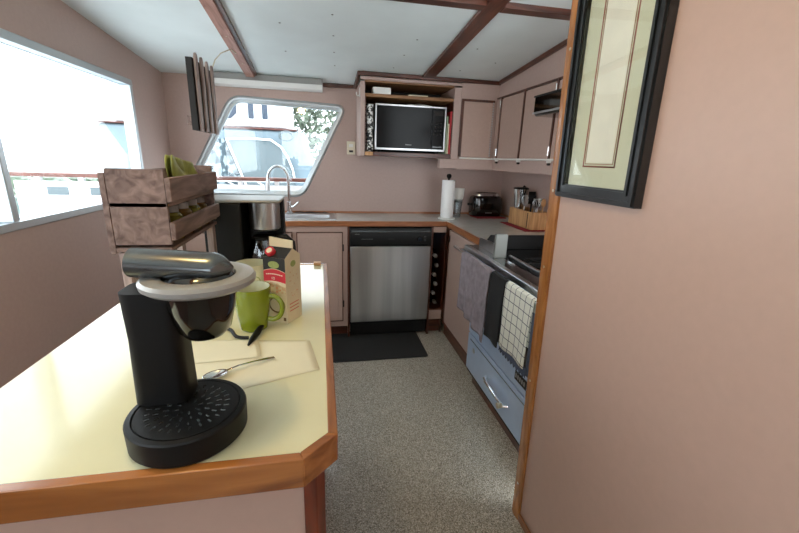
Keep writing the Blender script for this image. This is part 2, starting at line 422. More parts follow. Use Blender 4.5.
lean(box('pane', (X0-.017, y0+fw-.006, z0+fw-.006), (X0-.015, y1-fw+.006, z1-fw+.006), 'picglass', pc))

# ------------------------------------------------------------------ upper cupboards
mc = thing('microwave_cabinet', (.60, 3.05, 1.40), 'open pink wall cabinet holding the microwave, with a wooden inner shelf', 'cabinet')
b = MB(); b.box((.255, FY, 1.392), (.285, WY-.001, cz(WY)-.030)); b.box((.93, FY, 1.392), (.982, WY-.001, cz(WY)-.030))
b.box((.255, FY, 1.895), (.982, FY+.015, cz(FY)-.03)); b.build('carcass', 'pink', mc, bevel=.002)
box('bottom_board', (.286, FY+.003, 1.395), (.929, WY-.002, 1.425), 'dwood', mc, .002)
box('top_board', (.286, FY+.016, 1.885), (.929, WY-.002, 1.897), 'shelfw', mc)
box('shelf', (.286, FY+.012, 1.790), (.929, WY-.003, 1.812), 'shelfw', mc, .002)
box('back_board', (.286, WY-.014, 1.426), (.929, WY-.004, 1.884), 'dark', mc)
box('side_lining', (.2855, FY+.004, 1.427), (.292, WY-.016, 1.788), 'dwoodz', mc); box('side_lining', (.924, FY+.004, 1.427), (.9295, WY-.016, 1.788), 'dwoodz', mc)
box('end_block', (.288, FY+.001-.003, 1.398), (.345, FY+.0025, 1.423), 'blockw', mc)
hk = thing('wall_hook', (.25, 2.93, 1.80), 'small white hook on the side of the microwave cabinet', 'hook')
MB().box((.250, 2.905, 1.79), (.2545, 2.935, 1.85)).build('plate', 'white', hk, .001)
MB().tube([(.250, 2.92, 1.80), (.238, 2.92, 1.795), (.230, 2.92, 1.805), (.230, 2.92, 1.82)], .004, 8).build('prong', 'white', hk)

uc = thing('corner_wall_cupboard', (1.27, 2.87, 1.33), 'pink corner wall cupboard with dark wood edged doors, above the toaster', 'cupboard')
b = MB(); b.box((.983, FY, 1.32), (XR-.001, WY-.001, 1.895)); b.prism([(.983, FY, 1.895), (.983, WY-.001, 1.895), (.983, WY-.001, cz(WY)-.004), (.983, FY, cz(FY)-.004)], (XR-.984, 0, 0))
b.prism([(FX, 1.12, 1.32), (FX, FY, 1.32), (FX, FY, cz(FY)-.004), (FX, 1.12, cz(1.12)-.004)], (XR-FX-.001, 0, 0))
b.build('carcass', 'pink', uc)
box('valance_ledge', (.845, FY-.006, 1.325), (.982, FY+.05, 1.3915), 'pink', uc, .002)
def door(parent, lo, hi, face, post=.016, hinges=None, m='pink_door'):
    """flat laminate door with a thin dark edge; face 'Y' looks toward -Y, 'X' toward -X"""
    d = MB(); e = MB(); t = .014
    if face == 'Y':
        x0, z0, x1, z1 = lo[0], lo[1], hi[0], hi[1]; Y = FY
        d.box((x0+post, Y-t, z0), (x1-.004, Y-.0005, z1-post)); e.box((x0, Y-t-.003, z0), (x0+post, Y-.0005, z1)); e.box((x0+post, Y-t-.003, z1-post), (x1, Y-.0005, z1))
    else:
        ya, z0, yb, z1 = lo[0], lo[1], hi[0], hi[1]; X = FX
        d.box((X-t, ya+post, z0), (X-.0005, yb, z1-post)); e.box((X-t-.003, ya, z0), (X-.0005, ya+post, z1)); e.box((X-t-.003, ya+post, z1-post*.6), (X-.0005, yb, z1))
    o = d.build('door', m, parent, .0015); e.build('edge_strip', 'dwoodz', o)
    return o
d0 = door(uc, (.985, 1.412), (1.235, 1.812), 'Y')
b = MB()
for k in range(22): b.box((1.222, FY-.018, 1.418+k*.0175), (1.232, FY-.0155, 1.430+k*.0175))
b.build('piano_hinge', 'steel', d0)
def hinge(door_o, y, z):
    MB().box((FX-.020, y-.012, z-.022), (FX-.0145, y-.004, z+.022)).cyl((FX-.020, y-.008, z-.025), (FX-.020, y-.008, z+.025), .003, n=8).build('hinge', 'chrome', door_o)
for ya, yb in ((2.78, 2.862), (2.44, 2.775), (2.075, 2.435), (1.70, 2.07), (1.33, 1.695)):
    dd = door(uc, (ya, 1.400), (yb, 1.832), 'X')
    if ya in (2.78, 2.075, 1.70):
        hinge(dd, ya+.02, 1.78); hinge(dd, ya+.02, 1.45)
b = MB(); b.tube([(.990, FY-.022, 1.402), (FX-.03, FY-.022, 1.402), (FX-.022, FY-.03, 1.402), (FX-.022, 1.4, 1.402)], .006, 8)
for y in (2.78, 2.44, 2.075, 1.7): b.box((FX-.026, y-.006, 1.385), (FX-.001, y+.006, 1.398))
b.build('ledge_rail', 'white', uc)
for y in (2.79, 2.45, 2.085, 1.71): MB().cyl((FX-.016, y, 1.378), (FX-.001, y, 1.378), .007, n=10).build('catch', 'dark', uc)

hd = thing('range_hood', (1.18, 1.65, 1.62), 'slim black range hood mounted under and in front of the wall cupboards over the stove', 'range hood')
b = MB(); b.prism([(1.085, 1.28, 1.715), (1.085, 1.28, 1.635), (1.10, 1.28, 1.618), (1.2515, 1.28, 1.618), (1.2515, 1.28, 1.72)], (0, .72, 0)); b.build('hood_body', 'blackg', hd, .003)
box('trim_strip', (1.080, 1.279, 1.628), (1.0845, 2.001, 1.637), 'steel', hd); box('trim_strip', (1.079, 1.279, 1.709), (1.0845, 2.001, 1.717), 'black', hd)

# contents of microwave cabinet
mw = thing('microwave_oven', (.62, 3.0, 1.43), 'black glass microwave oven with a silver surround in the open wall cabinet', 'microwave')
b = MB(); b.box((.368, FY+.045, 1.447), (.876, WY-.05, 1.745)); b.build('casing', 'steel', mw, .004)
b = MB()
for a in ((.362, 1.441, .882, 1.455), (.362, 1.741, .882, 1.752), (.362, 1.455, .372, 1.741), (.872, 1.455, .882, 1.741)): b.box((a[0], FY+.018, a[1]), (a[2], FY+.0445, a[3]))
b.build('surround', 'steel', mw, .002)
dr = MB().box((.374, FY+.020, 1.457), (.775, FY+.044, 1.739)).build('door', 'mwglass', mw, .002)
MB().box((.436, FY+.0188, 1.475), (.739, FY+.0197, 1.722)).build('door_window', 'mwglass', dr)
cp = MB().box((.779, FY+.020, 1.457), (.870, FY+.044, 1.739)).build('control_panel', 'mwglass', mw, .002)
b = MB()
for r in range(4):
    for c in range(3): b.box((.795+c*.022, FY+.0188, 1.555+r*.026), (.809+c*.022, FY+.0198, 1.567+r*.026))
b.build('button', 'dark', cp)
MB().box((.790, FY+.0188, 1.69), (.858, FY+.0198, 1.72)).build('display', 'dark', cp)
MB().box((.790, FY+.0185, 1.470), (.860, FY+.0198, 1.476)).build('open_button', 'silver_dark', cp)
b = MB()
for k in range(6): b.box((.585+k*.008, FY+.0185, 1.478), (.590+k*.008, FY+.0196, 1.484))
b.build('maker_mark', 'foil', dr)
for x in (.40, .84):
    for y in (2.95, 3.15): MB().cyl((x, y, 1.4255), (x, y, 1.447), .012, n=12).build('foot', 'black', mw)
t = MB().grid(lambda u, v: (.324+.003*math.sin(u*9)+.003*math.sin(v*14), FY+.02+.26*u, 1.428+.315*v), 14, 14).build('printed_tray', 'bag', thick=.045)
tag(t, 'black and white printed tray standing on edge left of the microwave', 'tray')
def slab(name, lo, hi, m, lab, cat, grp=None, rot=0):
    c = [(a+b)/2 for a, b in zip(lo, hi)]; s = [b-a for a, b in zip(lo, hi)]
    return tag(MB().obox(c, s, rot, 'Y').build(name, m, bevel=.0015), lab, cat, grp)
slab('book', (.888, FY+.012, 1.4265), (.898, FY+.22, 1.69), 'bookgreen', 'thin sage green book standing against the right side of the microwave', 'book', 'books beside the microwave')
slab('book', (.9005, FY+.012, 1.4265), (.9085, FY+.22, 1.64), 'bookcream', 'thin cream book between the green book and the red book', 'book', 'books beside the microwave')
slab('book', (.911, FY+.006, 1.4265), (.922, FY+.22, 1.725), 'bookred', 'tall red book, rightmost beside the microwave', 'book', 'books beside the microwave')
slab('paper_box', (.345, FY+.03, 1.8125), (.47, FY+.12, 1.858), 'white', 'white paper box on the upper shelf of the microwave cabinet', 'box')
slab('paper_stack', (.60, FY+.03, 1.8125), (.74, FY+.14, 1.822), 'paper', 'flat stack of white papers on the upper shelf, right of the white box', 'paper')
b = MB().grid(lambda u, v: (.60+.20*u, FY+.06+.14*v, 1.757+.014*math.sin(u*PI)*math.sin(v*PI)+.004*math.sin(u*11+v*5)), 14, 8)
tag(b.build('folded_cloth', 'white', thick=.005), 'small white folded cloth lying on top of the microwave', 'cloth')
b = MB().box((.376, FY+.06, 1.7535), (.50, FY+.2, 1.757)); tag(b.build('tray', 'steel', bevel=.001), 'flat grey metal tray lying on the microwave behind its left edge', 'tray')

# light fitting along the far wall
lf = thing('ceiling_light', (-.40, 3.18, 1.85), 'long white boxed strip light under the ceiling above the window', 'light fitting')
b = MB(); b.prism([(-.86, WY-.001, 1.912), (-.86, WY-.001, 1.853), (-.86, 3.12, 1.853), (-.86, 3.10, 1.876), (-.86, 3.115, 1.921)], (.858, 0, 0)); b.build('housing', 'grey_plate', lf, .002)
b = MB(); b.prism([(-.858, 3.118, 1.8525), (-.858, 3.098, 1.878), (-.858, 3.092, 1.876), (-.858, 3.114, 1.8475), (-.858, WY-.002, 1.8475), (-.858, WY-.002, 1.8525)], (.856, 0, 0)); b.build('diffuser', 'white', lf)
# power outlet
ol = thing('wall_outlet', (.214, WY, 1.45), 'small cream wall outlet on the pink wall between window and microwave cabinet', 'outlet')
MB().box((.18, WY-.008, 1.402), (.248, WY-.0005, 1.502)).build('cover_plate', 'cream', ol, .002)
b = MB(); b.box((.198, WY-.0095, 1.458), (.230, WY-.0082, 1.482)); b.build('switch_rocker', 'white', ol)
b = MB(); b.box((.198, WY-.0095, 1.418), (.230, WY-.0082, 1.434)); b.build('socket', 'dark', ol)

# ------------------------------------------------------------------ far counter run
CF = 2.80
wt = thing('worktop', (.3, 3.0, .90), 'grey laminate L-shaped worktop with wooden edging along the far wall and right side', 'worktop')
sx0, sx1, sy0, sy1 = -.43, .065, 2.885, 3.185     # sink cut-out
b = MB(); zt0 = .898
for r in ((XL+.02, CF+.016, sx0, WY-.013), (sx1, CF+.016, XR-.001, WY-.013), (sx0, CF+.016, sx1, sy0), (sx0, sy1, sx1, WY-.013), (.931, 2.085, XR-.001, CF+.016)):
    b.box((r[0], r[1], zt0), (r[2], r[3], ZC))
b.build('top', 'counter', wt)
b = MB(); b.box((XL+.02, CF, .893), (.915, CF+.0155, ZC+.002)); b.build('edge_band', 'mwood', wt, .003)
b = MB(); b.box((.915, 2.085, .888), (.9305, CF+.0155, ZC+.002)); b.build('edge_band', 'mwoody', wt, .003)
b = MB(); b.box((XL+.02, WY-.0125, .90), (XR-.014, WY-.001, ZC+.016)); b.box((XR-.013, 2.085, ZC+.0005), (XR-.001, WY-.001, ZC+.016)); b.build('back_strip', 'mwood', wt, .002)

sk = thing('sink', (-.18, 3.03, .93), 'stainless steel sink let into the worktop under the window', 'sink')
b = MB(); zr = ZC+.006
def ring(b, o, i, zo, zi):
    (a, c, d, e), (p, q, r, s) = o, i
    v = [(a, c, zo), (d, c, zo), (d, e, zo), (a, e, zo), (p, q, zi), (r, q, zi), (r, s, zi), (p, s, zi)]
    b.add(v, [(0, 1, 5, 4), (1, 2, 6, 5), (2, 3, 7, 6), (3, 0, 4, 7)])
O = (sx0-.015, sy0-.015, sx1+.015, sy1+.015)
ring(b, O, O, ZC+.0006, zr); ring(b, O, (sx0+.03, sy0+.02, sx1-.03, sy1-.07), zr, zr-.001)
I = (sx0+.03, sy0+.02, sx1-.03, sy1-.07); J = (sx0+.05, sy0+.035, sx1-.05, sy1-.085)
ring(b, I, J, zr-.001, .80); b.box((J[0], J[1], .796), (J[2], J[3], .80))
b.build('basin', 'steel', sk, .004)
MB().cyl((-.18, 2.99, .801), (-.18, 2.99, .804), .03).build('drain', 'dark', sk)
fc = thing('kitchen_tap', (-.275, 3.15, .937), 'tall chrome gooseneck tap with pull-down spray head behind the sink', 'tap')
MB().cyl((-.275, 3.15, .9365), (-.275, 3.15, .95), .028).cyl((-.275, 3.15, .95), (-.275, 3.15, 1.03), .02, .017).build('base', 'chrome', fc, .002)
path = [(-.275, 3.15, 1.03), (-.275, 3.15, 1.20)] + [(-.350+.075*math.cos(t), 3.15-.01*math.sin(t), 1.20+.095*math.sin(t)) for t in [PI*i/14 for i in range(1, 14)]] + [(-.425, 3.148, 1.195)]
MB().tube(path, .011, 14).build('spout', 'chrome', fc)
MB().cyl((-.425, 3.148, 1.198), (-.434, 3.146, 1.115), .013, .021).build('spray_head', 'steel', fc, .001)
MB().tube([(-.257, 3.15, .99), (-.235, 3.145, 1.0), (-.205, 3.14, 1.03)], [.01, .008, .006], 10).build('lever', 'chrome', fc)
b = MB().tube([(-.24+.02*math.sin(k*.9)+k*.022, 3.215+.008*math.sin(k*1.7), ZC+.006+.004*math.sin(k*1.3)) for k in range(14)], .0045, 8)
tag(b.build('cable', 'dark'), 'thin dark cable lying along the back of the worktop beside the tap', 'cable')

# far base cabinets
bc = thing('sink_base_cabinet', (-.45, 3.0, 0), 'pink base cabinet under the sink with a raised panel door edged in dark wood', 'cabinet')
b = MB(); b.box((XL+.03, CF+.02, .10), (-.45, WY-.014, .79)); b.box((XL+.03, CF+.02, .10), (.158, CF+.045, .8925)); b.box((.130, CF+.046, .10), (.158, WY-.014, .8925)); b.box((XL+.03, CF+.09, .0), (.158, CF+.12, .0995)); b.build('carcass', ['pink_door'], bc)
box('kick_board', (XL+.03, CF+.075, .001), (.158, CF+.0895, .099), 'dwood', bc)
def raised(x0, x1, z0, z1, par):
    b = MB(); Y = CF+.0195
    b.box((x0, Y-.016, z0), (x1, Y, z1)); d = b.build('door', 'pink_door', par, .002)
    b = MB(); p = .028
    b.box((x0+p, Y-.021, z0+p), (x1-p, Y-.0165, z1-p)); b.build('raised_panel', 'pink_door', d, .003)
    b = MB(); e = .006
    for q in ((x0-e, z0-e, x1+e, z0), (x0-e, z1, x1+e, z1+e), (x0-e, z0, x0, z1), (x1, z0, x1+e, z1)): b.box((q[0], Y-.0175, q[1]), (q[2], Y, q[3]))
    b.build('edge_strip', 'dwoodz', d)
    return d
for x0, x1 in ((-1.0, -.60), (-.56, -.24), (-.20, .118)):
    d = raised(x0, x1, .155, .845, bc)
for z in (.27, .71): MB().cyl((.126, CF-.002, z), (.126, CF-.002, z+.05), .005, n=8).build('hinge', 'dark', d)
st = thing('dishwasher_surround', (.166, 2.9, 0), 'dark wood upright trim left of the dishwasher', 'trim')
box('upright', (.159, CF+.012, .0), (.172, CF+.05, .892), 'dwoodz', st, .001)

dw = thing('dishwasher', (.485, 3.0, 0), 'stainless steel dishwasher with a black control panel under the worktop', 'dishwasher')
box('casing', (.176, CF+.03, .10), (.797, WY-.03, .888), 'dark', dw)
b = MB(); b.box((.178, CF-.004, .135), (.795, CF+.029, .742)); b.build('door', 'steelv', dw, .006)
pn = MB().prism([(.178, CF+.029, .745), (.178, CF-.004, .745), (.178, CF-.010, .765), (.178, CF-.006, .855), (.178, CF+.004, .882), (.178, CF+.029, .886)], (.617, 0, 0)).build('control_panel', 'black', dw, .002)
MB().prism([(.185, CF-.009, .854), (.185, CF+.003, .872), (.185, CF+.003, .868), (.185, CF-.007, .850)], (.60, 0, 0)).build('handle_lip', 'silver_dark', pn)
MB().cyl((.700, CF-.0085, .80), (.700, CF-.028, .80), .020, .017, 24).box((.698, CF-.031, .783), (.702, CF-.028, .817)).build('dial', 'blackg', pn, .001)
b = MB()
for k in range(10): b.box((.262+k*.0085, CF-.0105, .799), (.268+k*.0085, CF-.0085, .802))
b.build('start_marks', 'screw', pn); b = MB()
for k in range(5): b.box((.212+k*.007, CF-.009, .836), (.217+k*.007, CF-.0065, .839))
b.build('maker_mark', 'screw', pn); b = MB()
for k in range(4): b.box((.735, CF-.0105, .785+k*.011), (.752, CF-.0085, .787+k*.011))
b.build('dial_marks', 'screw', pn)
MB().box((.462, CF-.0115, .795), (.508, CF-.0085, .803)).build('latch_window', 'dark', pn)
b = MB().box((.178, CF+.02, .02), (.790, CF+.03, .131)); b.build('toe_panel', 'black', dw)

wr = thing('bottle_rack', (.86, 3.0, 0), 'narrow open bottle rack cabinet between the dishwasher and the right cupboard', 'cabinet')
box('upright', (.799, CF+.004, .0), (.8115, WY-.02, .892), 'dwoodz', wr, .001); box('upright', (.918, CF+.03, .0), (.93, WY-.02, .887), 'dwoodz', wr, .001)
box('rail', (.812, CF+.016, .845), (.917, CF+.03, .887), 'pink_door', wr, .001); box('rail', (.812, CF+.016, .125), (.917, CF+.03, .205), 'pink_door', wr, .001)
b = MB(); b.box((.812, CF+.031, .205), (.917, WY-.03, .215)); b.box((.812, CF+.014, .206), (.917, CF+.030, .214)); b.box((.812, CF+.06, 0), (.917, CF+.07, .124)); b.build('bottom_board', 'dwood', wr)
box('back_board', (.812, WY-.029, .216), (.917, WY-.02, .86), 'bluelight', wr)
def bottle(x, z, lab):
    t = thing('wine_bottle', (x, CF+.16, z), lab, 'bottle', 'bottles in the narrow rack')
    y0 = CF+.055
    # lies on its side, neck toward the viewer
    pr = [(0, 0), (.035, .004), (.038, .02), (.038, .17), (.03, .20), (.015, .225), (.013, .275), (.0, .275)]
    b = MB(); n = 20; k = len(pr); vs = []
    for i in range(n):
        a = 2*PI*i/n; vs += [(x+r*math.cos(a), y0+.285-h, z+.038+r*math.sin(a)) for r, h in pr]
    b.add(vs, [(i*k+j, ((i+1) % n)*k+j, ((i+1) % n)*k+j+1, i*k+j+1) for i in range(n) for j in range(k-1)])
    b.build('glass_body', 'bottle', t)
    MB().cyl((x, y0+.045, z+.038), (x, y0+.0085, z+.038), .0145, n=14).build('foil_cap', 'foil', t)
    return t
pos = ['lowest bottle in the narrow rack', 'dark bottle lying second from the bottom of the narrow rack', 'dark bottle lying third from the bottom of the narrow rack', 'dark bottle lying fourth from the bottom of the narrow rack', 'dark bottle lying fifth from the bottom of the narrow rack', 'topmost bottle in the narrow rack']
for k in range(6): bottle(.857 if k % 2 else .872, .2155+.0785*k, pos[k])

# right base cupboard
rc = thing('right_base_cabinet', (1.2, 2.4, 0), 'pink base cupboard with plain door between the bottle rack and the stove', 'cabinet')
box('carcass', (.948, 2.09, .10), (XR-.002, CF+.0, .887), 'pink', rc)
d = MB().box((.931, 2.10, .115), (.9475, 2.772, .872)).build('door', 'pink_door', rc, .002)
MB().box((.9265, 2.752, .78), (.9305, 2.768, .83)).build('hinge', 'dark', d)
box('kick_board', (.945, 2.09, .001), (.96, CF+.0, .0985), 'dwoody', rc)
box('bottom_strip', (.926, 2.09, .100), (.9305, CF, .114), 'dwoody', rc)
box('corner_post', (.9315, 2.774, .10), (.9475, CF+.012, .886), 'dwoodz', rc)

# ------------------------------------------------------------------ stove
SX, SY0, SY1, SZ = .79, 1.165, 2.075, .915; SF = .862
sv = thing('stove', (1.15, 1.6, 0), 'stainless steel range with black cooktop and towel rail, right of the galley', 'stove')
b = MB(); b.box((SF+.03, SY0, .10), (1.50, SY1, .86)); b.build('body', 'range_steel', sv)
b = MB(); b.box((SX, SY0, .885), (SX+.028, SY1, SZ)); b.build('front_edge', 'steel', sv, .004)
b = MB(); b.box((SX+.0285, SY0, .865), (SX+.10, SY1, SZ-.003)); b.box((SX+.10, SY0, .861), (1.50, SY1, .885))
b.build('cooktop', 'blackg', sv, .002)
b = MB(); b.box((.915, SY0, .886), (.921, 1.77, .921)); b.box((.915, SY0, .9215), (.93, 1.77, .925)); b.build('cooktop_rim', 'steel', sv)
b = MB()
for cx_, cy_ in ((1.06, 1.40), (1.06, 1.66), (1.33, 1.40), (1.33, 1.80)):
    for k in range(6):
        a = k*PI/3; b.obox((cx_+.055*math.cos(a), cy_+.055*math.sin(a), .905), (.09, .008, .01), a)
    b.lathe([(.10, .0), (.106, 0), (.106, .01), (.10, .01), (.10, 0)], (cx_, cy_, .90), 28)
    for k in range(3):
        a = k*2*PI/3+.4; b.cyl((cx_+.10*math.cos(a), cy_+.10*math.sin(a), .8855), (cx_+.10*math.cos(a), cy_+.10*math.sin(a), .901), .005, n=8)
b.build('burner_grate', 'black', sv)
b = MB()
for cx_, cy_ in ((1.06, 1.40), (1.06, 1.66), (1.33, 1.40), (1.33, 1.80)): b.cyl((cx_, cy_, .8855), (cx_, cy_, .897), .035, .03, 20)
b.build('burner', 'dark', sv)
# folded wind guard at the far end of the hob
b = MB(); b.prism([(.925, 2.058, .886), (.925, 2.058, .945), (.945, 2.058, .972), (1.49, 2.058, .968), (1.49, 2.058, .886)], (0, .014, 0)); b.build('end_guard', 'black', sv, .002)
b = MB(); b.box((.838, 1.765, .9125), (.900, 1.773, 1.034)); b.box((.838, 1.774, .9125), (.844, 1.785, 1.034)); b.build('guard_bracket', 'satin', sv, .001)
b = MB(); b.prism([(.872, 2.055, .9125), (.872, 2.055, .962), (.866, 1.786, .972), (.866, 1.786, .9125)], (.004, 0, 0)); b.build('guard_wing', 'steel', sv)
# front: control strip, oven door, drawer, plinth
b = MB(); b.box((SX+.006, SY0, .825), (SX+.0275, SY1, .884)); b.box((SX+.028, SY0, .825), (SF+.029, SY1, .860)); cs = b.build('control_strip', 'range_steel', sv, .002)
b = MB()
for k in range(34):
    y = SY0+.03+k*.0255
    b.box((SX+.004, y, .852), (SX+.0065, y+.017, .872))
b.build('vent_slot', 'dark', cs)
od = MB().box((SF, SY0+.004, .37), (SF+.029, SY1-.004, .796)).build('oven_door', 'range_steel', sv, .004)
MB().box((SF-.002, 1.36, .50), (SF-.0002, 1.90, .74)).build('oven_window', 'blackg', od, .0005)
dr = MB().box((SF, SY0+.004, .125), (SF+.029, SY1-.004, .360)).build('drawer', 'range_steel', sv, .004)
b = MB()
b.prism([(SF-.0004, 1.20, .335), (SF-.0004, 2.03, .335), (SF-.0004, 2.03, .331), (SF-.0004, 1.20, .331)], (-.0015, 0, 0)); b.build('drawer_groove', 'silver_dark', dr)
MB().cyl((SF-.0008, 1.965, .285), (SF-.003, 1.965, .285), .016, n=20).build('lock', 'steel', dr)
MB().tube([(SF-.001, 1.75, .240), (SF-.02, 1.745, .238), (SF-.026, 1.71, .235), (SF-.026, 1.54, .230), (SF-.02, 1.505, .228), (SF-.001, 1.50, .228)], [.008, .009, .010, .010, .009, .008], 12).build('handle', 'chrome', dr)  # chrome bar stands in for a reflection streak on the drawer
MB().cyl((SF-.0278, 1.515, .228), (SF-.050, 1.515, .228), .013, .015, 16).build('knob', 'brass', dr)
b = MB(); b.box((SF-.0025, 1.365, .405), (SF-.0004, 1.470, .450)); bd = b.build('badge', 'dark', od)
b = MB()
for k in range(5): b.box((SF-.0032, 1.375+k*.019, .417), (SF-.0027, 1.387+k*.019, .438))
b.build('badge_lettering', 'foil', bd)
box('plinth', (SF+.055, SY0, .001), (SF+.08, SY1, .0995), 'dwoody', sv)
b = MB(); b.box((SF+.012, SY0, .100), (SF+.0285, SY1, .122)); b.build('base_strip', 'black', sv)
b = MB().tube([(.745, SY0+.01, .896), (.745, SY1+.035, .896)], .0085, 14)
for y in (SY0+.02, SY1-.012): b.cyl((.745, y, .896), (SX+.001, y, .885), .006, n=10)
b.build('towel_rail', 'chrome', sv)

# towels hung over the rail
def towel(name, y0, y1, zb_near, zb_far, m, lab, dx=0., amp=.008, waves=3, back=.30, mats=None, skew=0.):
    """sheet over the rail: front layer hangs outward side, back layer between rail and oven"""
    R = .0125+dx; zc = .896
    def fn(u, v):
        # v 0..1 runs along the sheet: front bottom -> over the rail -> back bottom
        y = y0+(y1-y0)*u
        Lf = zc-(zb_near+(zb_far-zb_near)*u); Lb = back
        tot = Lf+PI*R+Lb; s = v*tot
        if s < Lf:
            t = (Lf-s)/Lf; x = .745-R-.5*amp*t*(1+math.sin(u*waves*2*PI+1.0))-.004*t; z = zc-(Lf-s); y += skew*t + .004*math.sin(t*5+u*7)
        elif s < Lf+PI*R:
            a = (s-Lf)/R; x = .745-R*math.cos(a); z = zc+R*math.sin(a)
        else:
            t = (s-Lf-PI*R)/Lb; x = .745+R; z = zc-(s-Lf-PI*R)
        return (x, y, z)
    return tag(MB().grid(fn, 36, 48).build(name, m, thick=.003), *lab)
towel('dish_towel', 1.570, 1.945, .555, .600, 'greyt', ('grey dish towel hanging in soft folds at the far end of the stove rail', 'towel', 'towels on the stove rail'), amp=.016, waves=3.3, skew=-.015)
towel('dish_towel', 1.415, 1.555, .60, .60, 'blackt', ('narrow black towel on the stove rail between the grey and checked towels', 'towel', 'towels on the stove rail'), amp=.008, waves=1)
ct = towel('dish_towel', 1.185, 1.405, .632, .625, 'check', ('white towel with a dark window-pane check at the near end of the stove rail', 'towel', 'towels on the stove rail'), amp=.010, waves=1.4, back=.2)
b = MB(); b.grid(lambda u, v: (.7365-.010*v*.4, 1.180+.230*u,   .627-.034*v+.006*math.sin(u*60)*v), 60, 3); b.build('fringe', 'fringe', ct, thick=.002)
b = MB(); b.grid(lambda u, v: (.7345, 1.165+.020*u, .605+.255*v), 3, 10); b.build('hem', 'fringe', ct, thick=.002)
# label corner on the grey towel
# ------------------------------------------------------------------ things on the right counter
rm = MB().grid(lambda u, v: (1.22+.26*u+.01*math.sin(v*9), 2.97+.24*v, ZC+.0025+.0008*math.sin(u*30+v*17)), 12, 12).build('red_cloth', 'redcloth', thick=.003)
tag(rm, 'dark red cloth under the toaster', 'cloth')
rm = MB().grid(lambda u, v: (1.335+.175*u, 2.385+.40*v+.01*u, ZC+.0025+.0008*math.sin(u*30+v*17)), 12, 12).build('red_cloth', 'redcloth', thick=.003)
tag(rm, 'dark red cloth under the wooden utensil box', 'cloth')
to = thing('toaster', (1.35, 3.125, ZC+.006), 'black rounded toaster with a chrome top in the far right corner of the worktop', 'toaster')
TX, TY, TZ = 1.350, 3.125, ZC+.006
def rrect(cx_, cy_, hx, hy, r, n=6):
    return [(cx_+sx*(hx-r)+r*math.cos(a), cy_+sy*(hy-r)+r*math.sin(a)) for sx, sy, a0 in ((1, 1, 0), (-1, 1, PI/2), (-1, -1, PI), (1, -1, 3*PI/2)) for a in [a0+PI/2*i/n for i in range(n+1)]]
def stack(b, layers):
    """layers: list of (ring points, z)"""
    k = len(layers[0][0]); vs = [(x, y, z) for pts, z in layers for x, y in pts]
    fs = [(l*k+i, l*k+(i+1) % k, (l+1)*k+(i+1) % k, (l+1)*k+i) for l in range(len(layers)-1) for i in range(k)]
    fs += [list(range(k))[::-1], [(len(layers)-1)*k+i for i in range(k)]]
    return b.add(vs, fs)
b = MB(); stack(b, [(rrect(TX, TY, .126, .075, .05), TZ), (rrect(TX, TY, .134, .083, .055), TZ+.02), (rrect(TX, TY, .136, .085, .055), TZ+.10), (rrect(TX, TY, .130, .078, .05), TZ+.150), (rrect(TX, TY, .118, .062, .045), TZ+.166)])
b.build('housing', 'blackg', to)
b = MB(); stack(b, [(rrect(TX, TY, .112, .060, .045), TZ+.1665), (rrect(TX, TY, .108, .056, .04), TZ+.184), (rrect(TX, TY, .098, .046, .035), TZ+.192)]); tp = b.build('top_plate', 'chrome', to, .003)
box('slot', (TX-.085, TY-.032, TZ+.1925), (TX+.085, TY-.012, TZ+.1935), 'dark', tp); box('slot', (TX-.085, TY+.012, TZ+.1925), (TX+.085, TY+.032, TZ+.1935), 'dark', tp)
b = MB(); b.box((TX-.158, TY-.012, TZ+.085), (TX-.136, TY+.012, TZ+.105)); b.build('lever', 'black', to, .002)
b = MB()
for k in range(6): b.box((TX-.03+k*.010, TY-.0875, TZ+.028), (TX-.0235+k*.010, TY-.0855, TZ+.036))
b.build('maker_mark', 'foil', to)

pt = thing('paper_towel_roll', (.955, 2.955, ZC), 'white paper towel roll on an upright holder with a black knob', 'paper towels')
MB().lathe([(0, .0005), (.068, .0005), (.070, .006), (.066, .010), (0, .012)], (.955, 2.955, ZC)).build('holder_base', 'white', pt)
MB().lathe([(.018, .013), (.0495, .013), (.051, .016), (.051, .30), (.0495, .303), (.018, .303)], (.955, 2.955, ZC), 40).build('roll', 'tissue', pt)
MB().lathe([(.006, .012), (.006, .31), (.010, .315), (.018, .326), (.020, .337), (.014, .349), (0, .352)], (.955, 2.955, ZC), 20).build('holder_knob', 'black', pt)
gl = thing('tumbler', (1.08, 3.06, ZC), 'tall frosted tumbler with a white cup in its top, behind the paper towel roll', 'tumbler')
MB().lathe([(0, .0006), (.026, .0006), (.038, .15), (.036, .15), (.025, .006), (0, .006)], (1.08, 3.06, ZC)).build('glass_body', 'tumbler', gl)
MB().lathe([(0, .13), (.032, .13), (.042, .165), (.047, .235), (.044, .235), (.039, .168), (0, .138)], (1.08, 3.06, ZC)).build('cup', 'white', gl)

